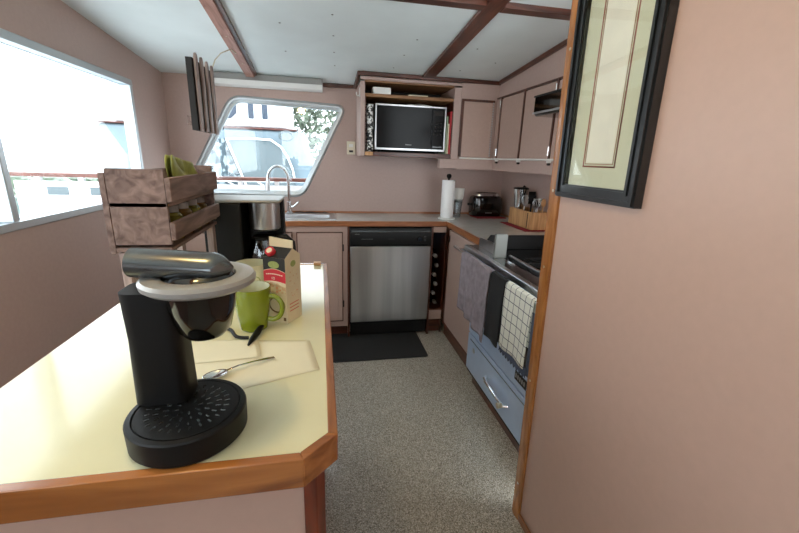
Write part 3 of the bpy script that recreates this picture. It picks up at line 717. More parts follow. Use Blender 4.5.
ub = thing('utensil_box', (1.42, 2.5, ZC+.005), 'square bamboo box full of kitchen utensils on a red cloth beside the stove', 'utensil holder')
BX0, BX1, BY0, BY1, BZ = 1.388, 1.518, 2.415, 2.745, ZC+.0055
b = MB(); b.box((BX0, BY0, BZ), (BX1, BY1, BZ+.008))
b.box((BX0, BY0, BZ+.008), (BX0+.008, BY1, BZ+.122)); b.box((BX1-.008, BY0, BZ+.008), (BX1, BY1, BZ+.122)); b.box((BX0+.008, BY0, BZ+.008), (BX1-.008, BY0+.008, BZ+.122)); b.box((BX0+.008, BY1-.008, BZ+.008), (BX1-.008, BY1, BZ+.122))
b.build('box', 'blockw', ub, .002)
b = MB(); b.box((BX0-.0008, BY0+.050, BZ+.004), (BX0-.0002, BY0+.060, BZ+.112)); b.build('slot', 'dark', ub)
def utensil(x, y, kind, top, lab, tilt=(0, 0), m='steel'):
    t = thing(kind, (x, y, BZ+.01), lab, 'utensil', 'utensils in the bamboo box')
    tx, ty = tilt; P = lambda k: (x+tx*k, y+ty*k, BZ+.012+k)
    MB().tube([P(0), P(top*.6), P(top*.72)], .004, 8).build('handle', 'steel' if kind != 'spatula' else 'black', t)
    c = P(top*.72)
    if kind == 'ladle': MB().lathe([(0, 0), (.02, .006), (.034, .03), (.036, .05), (.033, .05), (.03, .03), (.018, .01), (0, .004)], c, 24, sx=.9).build('bowl', m, t)
    elif kind == 'spatula': MB().box((c[0]-.028, c[1]-.002, c[2]), (c[0]+.028, c[1]+.002, c[2]+top*.28)).build('blade', m, t, .0015)
    else:
        b = MB()
        for k in range(6):
            a = k*PI/6; b.tube([(c[0]+math.cos(a)*r, c[1]+math.sin(a)*r, c[2]+z) for r, z in ((0, 0), (.018, .02), (.026, .05), (.014, .075), (0, .08), (-.014, .075), (-.026, .05), (-.018, .02), (0, 0))], .0014, 5)
        b.build('wires', m, t)
sc = thing('steel_beaker', (1.435, 2.685, BZ+.01), 'polished steel beaker standing in the far corner of the utensil box', 'beaker', 'utensils in the bamboo box')
MB().lathe([(0, 0), (.034, 0), (.036, .12), (.054, .255), (.052, .255), (.034, .12), (.032, .004), (0, .004)], (1.434, 2.690, BZ+.0085), 32).build('cup', 'chrome', sc)
MB().lathe([(.052, .247), (.056, .256), (.048, .262), (0, .264)], (1.434, 2.690, BZ+.0085), 32).build('rim_cap', 'black', sc)
utensil(1.47, 2.50, 'ladle', .20, 'steel ladle with bowl upward in the middle of the utensil box', (.02, 0))
utensil(1.44, 2.53, 'spatula', .215, 'black plastic spatula in the middle of the utensil box beside the steel beaker', (.02, .02), 'black')
utensil(1.445, 2.475, 'spatula', .19, 'shorter black spatula at the near side of the utensil box', (.03, -.02), 'black')
utensil(1.43, 2.455, 'whisk', .17, 'wire whisk at the near corner of the utensil box', (.03, -.03))
utensil(1.485, 2.62, 'spatula', .235, 'tall black spatula at the back of the utensil box behind the steel beaker', (.0, -.03), 'black')
utensil(1.425, 2.60, 'whisk', .185, 'wire whisk in the middle of the utensil box, next to the steel beaker', (.0, -.03))
utensil(1.485, 2.56, 'ladle', .19, 'dark plastic ladle at the back of the utensil box', (.0, .02), 'black')
t = thing('wooden_spoon', (1.48, 2.47, BZ+.01), 'pale wooden spoon leaning toward the stove in the utensil box', 'utensil', 'utensils in the bamboo box')
MB().tube([(1.49, 2.475, BZ+.012), (1.475, 2.435, BZ+.165)], .005, 8).build('handle', 'blockw', t)
MB().lathe([(0, -.03), (.014, -.022), (.02, 0), (.014, .022), (0, .03)], (1.473, 2.430, BZ+.186), 18, sy=.4).build('bowl', 'blockw', t)
t = thing('wall_hook', (1.52, 2.825, 1.15), 'small dark ring hook on the right wall above the utensil box', 'hook')
MB().box((XR-.006, 2.815, 1.13), (XR-.0005, 2.835, 1.175)).build('plate', 'shelfw', t)
MB().tube([(XR-.010, 2.825+.014*math.cos(k*PI/6), 1.192+.017*math.sin(k*PI/6)) for k in range(13)], .005, 8).build('ring', 'dark', t)

# floor mat
b = MB(); stack(b, [(rrect(.375, 2.665, .345, .235, .02), .001), (rrect(.375, 2.665, .343, .233, .02), .010)])
tag(b.build('floor_mat', 'blackm', bevel=.002), 'thin black rubber mat on the floor in front of the dishwasher', 'mat')

# ------------------------------------------------------------------ island
IX0, IY0, IY1, IZ = -.62, .505, 1.655, ZC
isl = thing('island_counter', (-.3, 1.1, 0), 'long cream topped counter with varnished wood edging and a clipped corner, at left', 'counter')
e = .0165
def inset_poly(d):
    # outline of the near right clipped corner
    return [(IX0, IY0+d), (-.040-d*.35, IY0+d), (.014-d, .556+d*.35), (.004-d, IY1-d), (IX0, IY1-d)]
top = inset_poly(e)
b = MB(); b.prism([(x, y, IZ-.035) for x, y in top], (0, 0, .035)); b.build('top', 'island', isl)
def rim(p, q, P2, Q2, name, m):
    z0, z1 = IZ-.052, IZ+.002
    b = MB(); b.prism([(p[0], p[1], z0), (q[0], q[1], z0), (Q2[0], Q2[1], z0), (P2[0], P2[1], z0)], (0, 0, z1-z0)); b.build(name, m, isl, .0018, 2)
out = inset_poly(0)
for i, m_ in ((0, 'owoodx'), (1, 'owoodx'), (2, 'owoody'), (3, 'owoodx')): rim(out[i], out[i+1], top[i], top[i+1], 'edge_band', m_)
for o in list(isl.children): pass
b = MB(); b.prism([(IX0, .585, .0), (-.048, .585, 0), (-.048, IY1-.05, 0), (IX0, IY1-.05, 0)], (0, 0, IZ-.036)); b.build('cabinet_body', 'pink_near', isl)
b = MB(); b.prism([(-.0475, .578, 0), (-.025, .575, 0), (-.010, .590, 0), (-.010, .625, 0), (-.0475, .625, 0)], (0, 0, IZ-.0525)); b.build('corner_post', 'redwood', isl, .002)
b = MB(); b.box((-.0475, .626, .0), (-.036, IY1-.05, IZ-.0525)); b.build('side_panel', 'redwood', isl)
b = MB(); b.box((-.052, IY1-.045, IZ+.0025), (-.022, IY1-.012, IZ+.014)); tag(b.build('wood_block', 'blockw', bevel=.002), 'small worn wooden block on the far right corner of the cream counter', 'block')

# pod coffee brewer
PXc, PYc = -.227, .600
pb = thing('pod_coffee_brewer', (PXc, PYc, IZ), 'black pod coffee brewer with a round drip base and silver lid on the near counter', 'coffee maker')
b = MB(); b.lathe([(0, .001), (.084, .001), (.088, .006), (.089, .042), (.087, .045), (.080, .046), (.078, .043), (0, .043)], (PXc, PYc, IZ), 56); b.build('drip_base', 'black', pb)
b = MB(); b.lathe([(0, .0435), (.077, .0435), (.077, .0455), (0, .0455)], (PXc, PYc, IZ), 48); dt = b.build('drip_grate', 'black', pb)
b = MB()
for r_, nn in ((.018, 8), (.032, 14), (.046, 20), (.059, 26)):
    for k in range(nn):
        a = 2*PI*k/nn+r_*20; b.obox((PXc+r_*math.cos(a), PYc+r_*math.sin(a), IZ+.0459), (.008, .0028, .0006), a)
b.build('grate_slot', 'silver_dark', dt)
b = MB(); stack(b, [(rrect(PXc-.045, PYc+.045, .042, .035, .02), IZ+.047), (rrect(PXc-.045, PYc+.045, .040, .033, .02), IZ+.16), (rrect(PXc-.045, PYc+.045, .042, .035, .02), IZ+.24)]); b.build('column', 'black', pb)
HX, HY = -.197, .630
b = MB(); b.lathe([(0, .163), (.030, .163), (.040, .175), (.049, .21), (.054, .247), (0, .247)], (HX, HY, IZ), 48); b.build('brew_head', 'blackg', pb)
b = MB(); b.lathe([(.054, .2475), (.076, .2477), (.083, .253), (.084, .260), (.080, .265), (.066, .268), (.054, .265), (.054, .2475)], (HX, HY, IZ), 64); b.build('collar', 'grey_plate', pb)
b = MB(); b.lathe([(0, .2475), (.053, .2475), (.053, .262), (.048, .268), (.036, .272), (0, .274)], (HX, HY, IZ), 48); b.build('lid', 'blackg', pb)
def lidh(u, v):
    a = 2*PI*v; x = HX-.090+.142*u; e_ = 1 if u < .8 else math.cos((u-.8)/.2*PI*.46)
    return (x, HY-.004+.032*e_*math.sin(a), IZ+.287-.012*u+.022*e_*math.cos(a))
b.v = []; b.f = []; b.m = []; b.grid(lidh, 20, 24); b.f.append([20*25+j for j in range(24)]); b.m.append(0); b.f.append([j for j in range(24)][::-1]); b.m.append(0)
b.build('lid_handle', 'silver_dark', pb)

# drip coffee maker
CX0, CX1, CY0, CY1 = -.415, -.158, 1.42, 1.60
cm = thing('drip_coffee_maker', (-.285, 1.50, IZ), 'large black drip coffee maker with steel brew head and glass carafe behind the mugs', 'coffee maker')
b = MB(); b.box((CX0, CY0, IZ+.001), (CX0+.125, CY1, IZ+.285)); b.box((CX0+.1255, CY0+.125, IZ+.001), (CX1, CY1, IZ+.285)); b.box((CX0+.1255, CY0, IZ+.001), (CX1, CY0+.1245, IZ+.030))
b.build('housing', 'black', cm, .006)
b = MB(); b.lathe([(0, .183), (.045, .183), (.054, .190), (.054, .284), (0, .284)], (CX1-.060, CY0+.058, IZ), 40); b.build('brew_basket', 'steelv', cm)
b = MB(); b.box((CX0, CY0-.002, IZ+.2855), (CX1+.004, CY1, IZ+.296)); b.build('lid', 'grey_plate', cm, .005)
cfc = (CX1-.064, CY0+.055, IZ+.031)
cf = MB().lathe([(0, .0), (.052, .0), (.062, .02), (.064, .06), (.050, .10), (.044, .118), (.042, .118), (.048, .10), (.061, .06), (.059, .02), (.05, .004), (0, .004)], cfc, 40).build('carafe', 'smoke', cm)
MB().lathe([(0, .119), (.044, .119), (.045, .128), (0, .131)], cfc, 32).build('carafe_lid', 'black', cf)
MB().lathe([(0, .005), (.057, .005), (.060, .03), (0, .03)], cfc, 32).build('coffee', 'dark', cf)
MB().tube([(cfc[0]+.040, cfc[1], cfc[2]+.124), (cfc[0]+.075, cfc[1]-.012, cfc[2]+.126), (cfc[0]+.098, cfc[1]-.018, cfc[2]+.105), (cfc[0]+.102, cfc[1]-.018, cfc[2]+.06), (cfc[0]+.088, cfc[1]-.014, cfc[2]+.025), (cfc[0]+.064, cfc[1]-.006, cfc[2]+.03)], [.011, .012, .013, .012, .011, .009], 12).build('carafe_handle', 'black', cf)

# mugs
def mug(name, x, y, r, h, m, lab, ang, inner=None, taper=.86):
    t = thing(name, (x, y, IZ), lab, 'mug', 'mugs on the cream counter')
    b = MB(); b.lathe([(0, .001), (r*taper-.004, .001), (r*taper, .005), (r, h*.75), (r*1.01, h), (r*.96, h)], (x, y, IZ), 48)
    b.mi(1); b.lathe([(r*.96, h), (r*.94, h*.75), (r*taper-.005, .008), (0, .006)], (x, y, IZ), 48)
    b.build('cup', [m, 'mugin'], t)
    c, s_ = math.cos(ang), math.sin(ang)
    pts = [(r*.9, h*.78), (r*1.25, h*.80), (r*1.6, h*.68), (r*1.68, h*.5), (r*1.5, h*.33), (r*1.15, h*.25), (r*.86, h*.26)]
    MB().tube(smooth_path([(x+d*c, y+d*s_, IZ+z) for d, z in pts]), .0066, 12).build('handle', m, t)
    return t
mug('mug', -.192, 1.005, .047, .118, 'green', 'glossy lime green mug with its handle to the right, in front of the carton', -.25, taper=.74)
mg = mug('mug', -.218, 1.155, .046, .142, 'mugw', 'tall pale mug with a round emblem behind the green mug', 2.6, taper=.9)
b = MB()
for i in range(24):
    a0, a1 = 2*PI*i/24, 2*PI*(i+1)/24; R_ = .0462
    q = []
    for a, rr in ((a0, .017), (a1, .017), (a1, .0145), (a0, .0145)):
        th = -PI/2+.35+rr*math.cos(a)/R_; q.append((-.218+R_*math.cos(th), 1.155+R_*math.sin(th), IZ+.095+rr*math.sin(a)))
    b.add(q, [(0, 1, 2, 3)])
b.build('emblem', 'cgreen', mg)

# milk carton
ca = thing('milk_carton', (-.13, 1.07, IZ), 'cream and black gable-top carton with a red label band and red cap', 'carton')
A = math.radians(-30); cwd = .070
c0 = Vector((-.107, 1.020)); du = Vector((-math.cos(A), -math.sin(A)*1)); du = Vector((-math.cos(math.radians(30)), math.sin(math.radians(30)))); dv = Vector((math.sin(math.radians(30)), math.cos(math.radians(30))))
def cp_(u, v, z, off=0):   # u along front face leftward, v depth
    p = c0+du*u+dv*v-dv*off
    return (p.x, p.y, IZ+z)
hb, hs = .186, .208
b = MB(); b.add([cp_(0, 0, .001), cp_(cwd, 0, .001), cp_(cwd, cwd, .001), cp_(0, cwd, .001), cp_(0, 0, hb), cp_(cwd, 0, hb), cp_(cwd, cwd, hb), cp_(0, cwd, hb)], [(0, 3, 2, 1), (0, 1, 5, 4), (1, 2, 6, 5), (2, 3, 7, 6), (3, 0, 4, 7)])
b.build('body', 'carton', ca)
b = MB(); b.add([cp_(0, 0, hb), cp_(cwd, 0, hb), cp_(cwd, cwd/2, hs), cp_(0, cwd/2, hs), cp_(cwd, cwd, hb), cp_(0, cwd, hb)], [(0, 1, 2, 3), (3, 2, 4, 5)]); b.mi(1); b.add([cp_(0, 0, hb), cp_(0, cwd/2, hs), cp_(0, cwd, hb), cp_(cwd, 0, hb), cp_(cwd, cwd/2, hs), cp_(cwd, cwd, hb)], [(0, 1, 2), (3, 5, 4)])
b.build('gable', ['cblack', 'carton'], ca)
b = MB(); b.add([cp_(u, v, z) for v in (cwd/2-.0015, cwd/2+.0015) for u, z in ((-.002, hs), (cwd+.002, hs), (cwd+.002, hs+.026), (-.002, hs+.021))], [(0, 1, 2, 3), (4, 7, 6, 5), (0, 4, 5, 1), (1, 5, 6, 2), (2, 6, 7, 3), (3, 7, 4, 0)]); b.build('top_fin', 'carton', ca)
nrm = Vector((-dv.x, -dv.y, 1.0)).normalized(); pc_ = Vector(cp_(.052, .014, .1945))
MB().cyl(pc_, pc_+nrm*.012, .0135, .013, 24).build('cap', 'red', ca, .001)
b = MB(); pz = pc_+nrm*.0122; b.cyl(pz, pz+nrm*.0005, .008, n=20); b.build('cap_mark', 'paper', ca)
def fq(u0, z0, u1, z1, off=.0006):
    return [cp_(u0, 0, z0, off), cp_(u1, 0, z0, off), cp_(u1, 0, z1, off), cp_(u0, 0, z1, off)]
b = MB(); b.add([cp_(0, 0, .136, .0005), cp_(cwd, 0, .136, .0005), cp_(cwd, 0, hb, .0005), cp_(0, 0, hb, .0005)], [(0, 1, 2, 3)]); b.build('front_panel', 'cblack', ca)
b = MB(); k = 8
b.add([cp_(cwd*i/k, 0, .146+.008*math.sin(PI*i/k), .0009) for i in range(k+1)]+[cp_(cwd*i/k, 0, .117+.004*math.sin(PI*i/k), .0009) for i in range(k+1)], [(i, i+1, k+2+i, k+1+i) for i in range(k)]); b.build('label_band', 'red', ca)
b = MB(); b.add([cp_(cwd*i/k, 0, .1475+.008*math.sin(PI*i/k), .0008) for i in range(k+1)]+[cp_(cwd*i/k, 0, .146+.008*math.sin(PI*i/k), .0008) for i in range(k+1)], [(i, i+1, k+2+i, k+1+i) for i in range(k)]); b.build('band_edge', 'carton', ca)
b = MB()
for i in range(9): b.add(fq(.009+i*.006, .1365+.0025*math.sin(PI*(i+.5)/9), .0135+i*.006, .1395+.0025*math.sin(PI*(i+.5)/9), .0012), [(0, 1, 2, 3)])
b.add(fq(.042, .125, .0435, .132, .0012), [(0, 1, 2, 3)])
for q in ((.034, .125, .0395, .1263), (.034, .1307, .0395, .132), (.034, .125, .0353, .132), (.0382, .125, .0395, .132)): b.add(fq(q[0], q[1], q[2], q[3], .0012), [(0, 1, 2, 3)])
b.build('label_lettering', 'paper', ca)
b = MB(); b.add([cp_(.036+.018*math.cos(a)*(1 if abs(math.cos(a)) < .9 else .97), 0, .166+.010*math.sin(a)*1.0, .0009) for a in [2*PI*i/20 for i in range(20)]], [list(range(20))]); b.build('badge', 'cgreen', ca)
b = MB(); b.add(fq(.001, .088, cwd-.001, .116, .0006), [(0, 1, 2, 3)]); b.build('floral_print', 'cartonpat', ca)
b = MB(); cc = (.032, .052)
ring_o = [cp_(cc[0]+.027*math.cos(a), 0, cc[1]+.024*math.sin(a), .0008) for a in [2*PI*i/28 for i in range(28)]]; ring_i = [cp_(cc[0]+.022*math.cos(a), 0, cc[1]+.019*math.sin(a), .0008) for a in [2*PI*i/28 for i in range(28)]]
b.add(ring_o+ring_i, [(i, (i+1) % 28, 28+(i+1) % 28, 28+i) for i in range(28)]); b.build('bowl_picture', 'spice', ca)
b = MB()
b.add(fq(.004, .008, .012, .018, .0007), [(0, 1, 2, 3)]); b.build('small_mark', 'spice', ca)
def sq(v0, z0, v1, z1):   # on the right side face
    o_ = -du*.0006; return [tuple(Vector(cp_(0, v, z))+Vector((o_.x, o_.y, 0))) for v, z in ((v0, z0), (v1, z0), (v1, z1), (v0, z1))]
b = MB()
for z in (.142, .130, .118, .106, .084, .074, .052, .042, .032): MB().add(sq(.012, z, .055, z+.0035), [(0, 1, 2, 3)]).build('side_text', 'cartonpat' if z > .06 else 'redprint', ca)
b = MB(); o_ = -du*.0006; b.add([tuple(Vector(cp_(0, .035+.012*math.cos(a), .166+.009*math.sin(a)))+Vector((o_.x, o_.y, 0))) for a in [2*PI*i/18 for i in range(18)]], [list(range(18))]); b.build('side_badge', 'cgreen', ca)

# paper sheets, spoon, pen, cable
def sheet(name, pts, z, m, lab, curl=.0):
    (a, b_, c, d) = [Vector(p) for p in pts]
    def fn(u, v):
        p = a*(1-u)*(1-v)+b_*u*(1-v)+c*u*v+d*(1-u)*v
        return (p.x, p.y, z+curl*(u**3)*(1-v)+.0003)
    return tag(MB().grid(fn, 16, 16).build(name, m, thick=.0006), *lab)
sheet('paper_sheet', [(-.30, .665), (-.018, .768), (-.044, .910), (-.33, .945)], IZ+.0006, 'paper', ('large sheet of cream paper lying flat on the counter under the spoon', 'paper', 'paper sheets on the counter'))
sheet('paper_sheet', [(-.34, .82), (-.15, .835), (-.17, .925), (-.36, .945)], IZ+.0022, 'paper', ('smaller folded cream paper lying on the large sheet behind the spoon', 'paper', 'paper sheets on the counter'), .002)
sp = thing('spoon', (-.19, .79, IZ), 'steel teaspoon lying on the paper sheet', 'spoon')
zs = IZ+.0045
b = MB(); d = (Vector((-.120, .828))-Vector((-.215, .772))).normalized(); nn = Vector((-d.y, d.x))
c = Vector((-.229, .762))
def bowlf(u, v):
    r = u; a = 2*PI*v; q = c+d*(  .025*r*math.cos(a))+nn*(.016*r*math.sin(a)); return (q.x, q.y, zs-.001+.006*r*r)
b.grid(bowlf, 8, 28); b.build('bowl', 'chrome', sp, thick=.0012)
hp = [Vector((-.210, .777)), Vector((-.188, .789)), Vector((-.16, .806)), Vector((-.135, .820)), Vector((-.120, .828))]
b = MB(); vs = []; W = [.003, .0028, .0034, .005, .0045]; Z = [.006, .009, .007, .004, .0025]
for p, w_, z_ in zip(hp, W, Z):
    for s1, s2 in ((-1, 0), (1, 0), (1, 1), (-1, 1)): q = p+nn*w_*s1; vs.append((q.x, q.y, zs+z_-.003+.0016*s2))
b.add(vs, [(i*4+j, i*4+(j+1) % 4, (i+1)*4+(j+1) % 4, (i+1)*4+j) for i in range(4) for j in range(4)]+[(0, 1, 2, 3), (16, 19, 18, 17)]); b.build('handle', 'chrome', sp, .0005)
kn = thing('vegetable_peeler', (-.18, .95, IZ), 'black handled tool lying on the counter against the green mug', 'kitchen tool')
MB().tube([(-.188, .893, IZ+.006), (-.183, .918, IZ+.009), (-.176, .952, IZ+.011), (-.168, .99, IZ+.016)], [.0025, .007, .0085, .006], 12).build('handle', 'black', kn)
pth = [(-.35, .975, .0055), (-.32, 1.0, .0055), (-.285, 1.005, .0055), (-.250, .990, .0055), (-.225, .945, .0055), (-.195, .935, .0055)]
b = MB().tube(smooth_path([(x, y, IZ+z) for x, y, z in pth]), .0045, 10)
tag(b.build('power_cable', 'black'), 'black cable curving over the counter behind the brewer', 'cable')

# spice rack on the left of the counter
RX = -.34
sr = thing('spice_rack', (-.42, 1.18, IZ), 'weathered wooden slatted rack holding jars at the left of the counter', 'rack')
for z0, z1 in ((1.268, 1.322), (1.180, 1.222)): box('front_slat', (RX-.012, .96, z0), (RX, 1.355, z1), 'slaty', sr, .002)
for z0 in (1.268, 1.165): box('shelf', (RX-.13, .96, z0-.012), (RX-.0125, 1.355, z0-.002), 'slaty', sr, .001)
for yy in (.965, 1.31):
    for xx in (RX-.128, RX-.034): box('leg', (xx, yy, IZ+.001), (xx+.018, yy+.03, 1.150), 'slat', sr, .001)
b = MB(); b.box((RX-.142, .96, 1.150), (RX-.1305, 1.355, 1.33)); b.build('back_slat', 'slaty', sr)
box('end_board', (RX-.1285, 1.343, 1.17), (RX-.0125, 1.355, 1.34), 'slaty', sr); box('end_board', (RX-.1285, .96, 1.17), (RX-.0125, .97, 1.34), 'slaty', sr)
labs = ['brown spice jar at the far end of the lower rack shelf', 'olive green jar, second from the far end of the lower rack shelf', 'brown spice jar, third from the far end of the lower rack shelf', 'olive green jar at the near end of the lower rack shelf']
for k in range(4):
    y = 1.30-k*.075; t = thing('spice_jar', (RX-.065, y, 1.163), labs[k], 'jar', 'jars in the wooden rack')
    mm = 'spice' if k % 2 == 0 else 'oil'
    MB().lathe([(0, .001), (.028, .001), (.030, .005), (.030, .060), (.022, .068), (0, .068)], (RX-.05, y, 1.163), 24).build('jar_body', mm, t)
    MB().lathe([(0, .0685), (.021, .0685), (.021, .084), (0, .085)], (RX-.05, y, 1.163), 24).build('lid', 'foil', t)
t = thing('snack_packet', (RX-.06, 1.2, 1.267), 'crumpled green packet standing in the top of the wooden rack', 'packet')
b = MB(); b.grid(lambda u, v: (RX-.03-.05*math.sin(PI*v*.5)*.4-.012*math.sin(u*8+v*5)*.5, 1.12+.19*u+.01*math.sin(v*6), 1.2665+.105*v*(1-.25*u)), 14, 14); b.build('front_film', 'ygreen', t, thick=.002)
b = MB(); b.grid(lambda u, v: (RX-.085+.035*math.sin(PI*v*.5)*.9+.01*math.sin(u*8+v*5)*.5, 1.12+.19*u+.01*math.sin(v*6), 1.2665+.105*v*(1-.25*u)), 14, 14); b.build('back_film', 'ygreen', t, thick=.002)

# slatted rack hung from the left beam
hr = thing('hanging_slat_rack', (-.60, 2.1, 1.47), 'brown wooden rack of upright rounded slats hanging at the upper left of the window', 'rack')
for k in range(4):
    y = 2.345-k*.088
    b = MB(); h0, h1 = 1.474, 1.810; w_ = .040; prof = [(0, h0), (w_, h0), (w_, h1-.02), (w_*.8, h1-.004), (w_*.5, h1), (w_*.2, h1-.004), (0, h1-.02)]
    b.prism([(RX-.225+.0, y-w_+p, z) for p, z in prof], (.009, 0, 0)); b.build('slat', 'slat', hr, .002)
b = MB(); b.box((RX-.255, 2.03, 1.478), (RX-.2295, 2.335, 1.785)); b.build('back_board', 'dark', hr)  # dark sheet standing in for the shade between the slats
b = MB(); b.box((RX-.272, 2.03, 1.50), (RX-.2555, 2.335, 1.54)); b.build('cross_rail', 'slaty', hr, .001)
b = MB().tube([(-.487, 2.60, cz(2.60)-.0325), (-.50, 2.52, 1.935), (-.535, 2.44, 1.895), (-.555, 2.39, 1.85), (-.585, 2.337, 1.74)], .003, 8)
b.build('cord', 'cream', hr)

# warm lamp over the near counter (above the frame of view)
lp = thing('dome_lamp', (-.30, .62, cz(.62)), 'small round warm dome lamp on the ceiling above the near counter', 'lamp')
b = MB(); b.lathe([(0, -.002), (.085, -.002), (.085, -.02), (.078, -.024), (0, -.024)], (-.30, .62, cz(.62)-.008), 40); b.build('base', 'white', lp)
b = MB(); b.lathe([(.076, -.0245), (.066, -.045), (.04, -.058), (0, -.062)], (-.30, .62, cz(.62)-.008), 40); b.build('diffuser', 'lamp', lp)

# ------------------------------------------------------------------ outside the window
struct(box('harbour_water', (-16, 4.3, -1.25), (14, 30, -1.2), 'water'))
bw = thing('side_deck_bulwark', (-.4, 3.9, .6), 'white bulwark with a teak cap rail just outside the window', 'bulwark')
b = MB(); b.box((-2.6, 3.90, .55), (1.4, 3.96, 1.095)); b.build('bulwark_wall', 'hull', bw)
b = MB(); b.box((-2.6, 3.865, 1.135), (1.4, 3.985, 1.168)); b.build('cap_rail', 'rail', bw, .006)
for k in range(12): box('stanchion', (-2.45+k*.33, 3.91, 1.0955), (-2.41+k*.33, 3.95, 1.1345), 'hull', bw)
for k in range(12): box('scupper', (-2.36+k*.33, 3.893, .98), (-2.20+k*.33, 3.8995, 1.05), 'canvas', bw)
nb = thing('neighbouring_boat', (-2, 8, -1.2), 'white motor boat with dark windows and pale hull moored beyond the window', 'boat')
def yb(x, y, Y): return None
b = MB(); b.box((-3.2, 7.0, 1.80), (-.62, 9.0, 3.2)); b.build('upper_cabin', 'hull', nb, .05)
b = MB(); b.box((-3.4, 6.95, 1.772), (-.45, 9.05, 1.793)); b.build('rub_line', 'rust', nb)
b = MB(); b.prism([(-3.4, 7.0, -1.2), (.6, 7.0, -1.2), (.3, 7.0, .5), (.02, 7.0, .95), (-.30, 7.0, 1.45), (-.34, 7.0, 1.764), (-3.4, 7.0, 1.764)], (0, 2.0, 0)); b.build('hull', 'hullb', nb, .03)
for x in (-1.19, -.975, -2.3, -2.0): box('window', (x, 6.97, 1.93), (x+.085, 6.998, 2.16), 'navy', nb, .01)
b = MB(); b.prism([(-1.62, 6.97, 1.90), (-1.46, 6.97, 1.92), (-1.37, 6.97, 2.0), (-1.36, 6.97, 2.16), (-1.62, 6.97, 2.16)], (0, .028, 0)); b.build('window', 'navy', nb, .01)
cvp = [(-1.53, 1.60), (-1.2, 1.62), (-.85, 1.61), (-.695, 1.506), (-.60, 1.36), (-.52, 1.15), (-.50, 1.0), (-.50, .7), (-1.22, .7)]
b = MB(); b.prism([(x, 6.90, z) for x, z in cvp], (0, .098, 0)); b.build('canvas_panel', 'canvas', nb, .01)
b = MB(); b.tube([(x, 6.885, z) for x, z in cvp[:7]], .018, 8); b.build('canvas_piping', 'hull', nb)
MB().tube([(-1.53, 6.885, 1.60), (-1.22, 6.885, .7)], .018, 8).build('canvas_piping', 'hull', nb)
b = MB(); b.prism([(-2.3, 6.9, 1.6), (-1.575, 6.9, 1.6), (-1.27, 6.9, .75), (-2.3, 6.9, .75)], (0, .09, 0)); b.build('net_panel', 'leafd', nb)
b = MB(); b.lathe([(.075, 0), (.095, .02), (.115, 0), (.095, -.02), (.075, 0)], (0, 0, 0), 28)
for i, v in enumerate(b.v): b.v[i] = (-.60+v[0]*1.1, 6.86+v[2], 1.68+v[1]*.75)
lb = b.build('lifebuoy', 'canvas', nb)
b = MB(); b.tube([(-3.2, 6.6, .95), (.2, 6.6, .98)], .02, 8)
for k in range(8): b.cyl((-3.1+k*.45, 6.6, .3), (-4.2+k*.45, 6.6, .95), .012, n=6)
b.build('guard_rail', 'hull', nb)
# trees beyond
def tree(x, y, z0, h, w_, lab):
    t = thing('tree', (x, y, z0), lab, 'tree', 'trees on the far shore')
    MB().cyl((x, y, z0), (x+.1, y, z0+h*.55), .22, .10, 8).build('trunk', 'spice', t)
    b = MB(); rnd = random.Random(int(x*31+y*7))
    for k in range(900):
        a = rnd.uniform(0, 2*PI); r = rnd.random()**.5; zz = rnd.uniform(-1, 1); rr = w_*r*math.sqrt(max(0, 1-zz*zz*.8))
        c_ = Vector((x+rr*math.cos(a), y+rr*math.sin(a)*.7, z0+h*.55+zz*h*.42)); s_ = rnd.uniform(.10, .22)
        u_ = Vector((rnd.gauss(0, 1), rnd.gauss(0, 1), rnd.gauss(0, 1))).normalized(); v_ = u_.orthogonal().normalized()
        b.add([c_-u_*s_, c_+v_*s_*.5, c_+u_*s_, c_-v_*s_*.5], [(0, 1, 2, 3)])
    b.build('foliage', 'leaf', t)
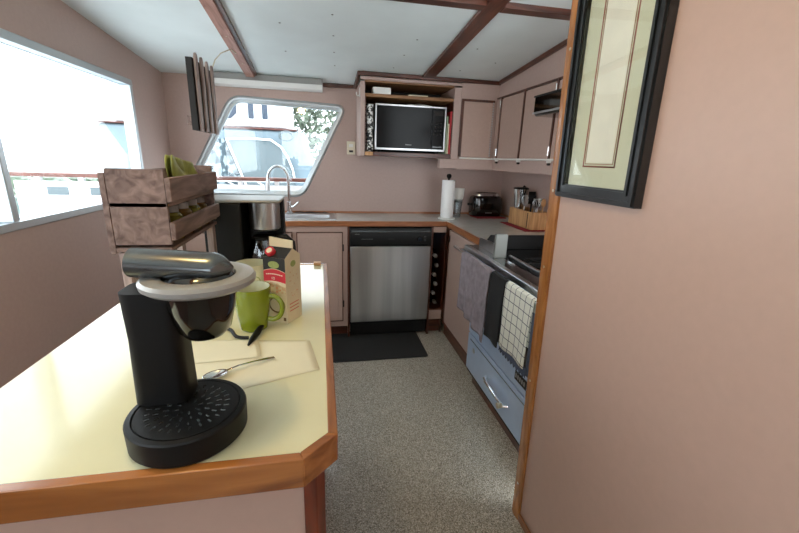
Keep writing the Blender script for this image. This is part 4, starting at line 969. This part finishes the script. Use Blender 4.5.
tree(-1.15, 16, -1.0, 5.6, 1.15, 'leftmost pale bushy tree through the window, beside the white boat cabin')
tree(1.3, 17.5, -1.0, 6.6, 1.15, 'rightmost pale bushy tree through the window')
tree(.2, 21.5, -1.0, 6.6, 1.3, 'middle bushy tree farther off between the two nearer trees through the window')
sh = box('far_shore', (-20, 24, -1.2), (16, 30, -.2), 'leaf'); struct(sh)

# ------------------------------------------------------------------ light
wd = bpy.data.worlds.new('World'); bpy.context.scene.world = wd; wd.use_nodes = True
bg = wd.node_tree.nodes['Background']; bg.inputs[0].default_value = (.90, .96, 1.0, 1); bg.inputs[1].default_value = 5.0
def light(name, kind, loc, energy, color, size=.1, rot=None):
    l = bpy.data.lights.new(name, kind); l.energy = energy; l.color = color
    if kind == 'AREA': l.size = size
    else: l.shadow_soft_size = size
    o = bpy.data.objects.new(name, l); C.objects.link(o); o.location = loc
    if rot: o.rotation_euler = rot
    return o
light('dome_lamp_bulb', 'POINT', (-.30, .62, cz(.62)-.13), 7, (1, .68, .26), .05)

# ------------------------------------------------------------------ camera
yaw, pit, rol = [math.radians(a) for a in (11.2, 15.6, 1.95)]
F = Vector((math.sin(yaw)*math.cos(pit), math.cos(yaw)*math.cos(pit), -math.sin(pit)))
R0 = Vector((math.cos(yaw), -math.sin(yaw), 0)); U0 = R0.cross(F)
R = R0*math.cos(rol)+U0*math.sin(rol); U = -R0*math.sin(rol)+U0*math.cos(rol)
cam = bpy.data.cameras.new('Camera'); co = bpy.data.objects.new('Camera', cam); C.objects.link(co)
mw_ = Matrix(((R.x, U.x, -F.x), (R.y, U.y, -F.y), (R.z, U.z, -F.z))).to_4x4(); mw_.translation = (0, 0, 1.38)
co.matrix_world = mw_
cam.sensor_width = 36; cam.sensor_fit = 'HORIZONTAL'; cam.lens = 385/799*36; cam.clip_start = .02
sc_ = bpy.context.scene; sc_.camera = co
sc_.view_settings.view_transform = 'Standard'; sc_.view_settings.look = 'None'; sc_.view_settings.gamma = 1
sc_.view_settings.use_curve_mapping = False; sc_.view_settings.exposure = 0
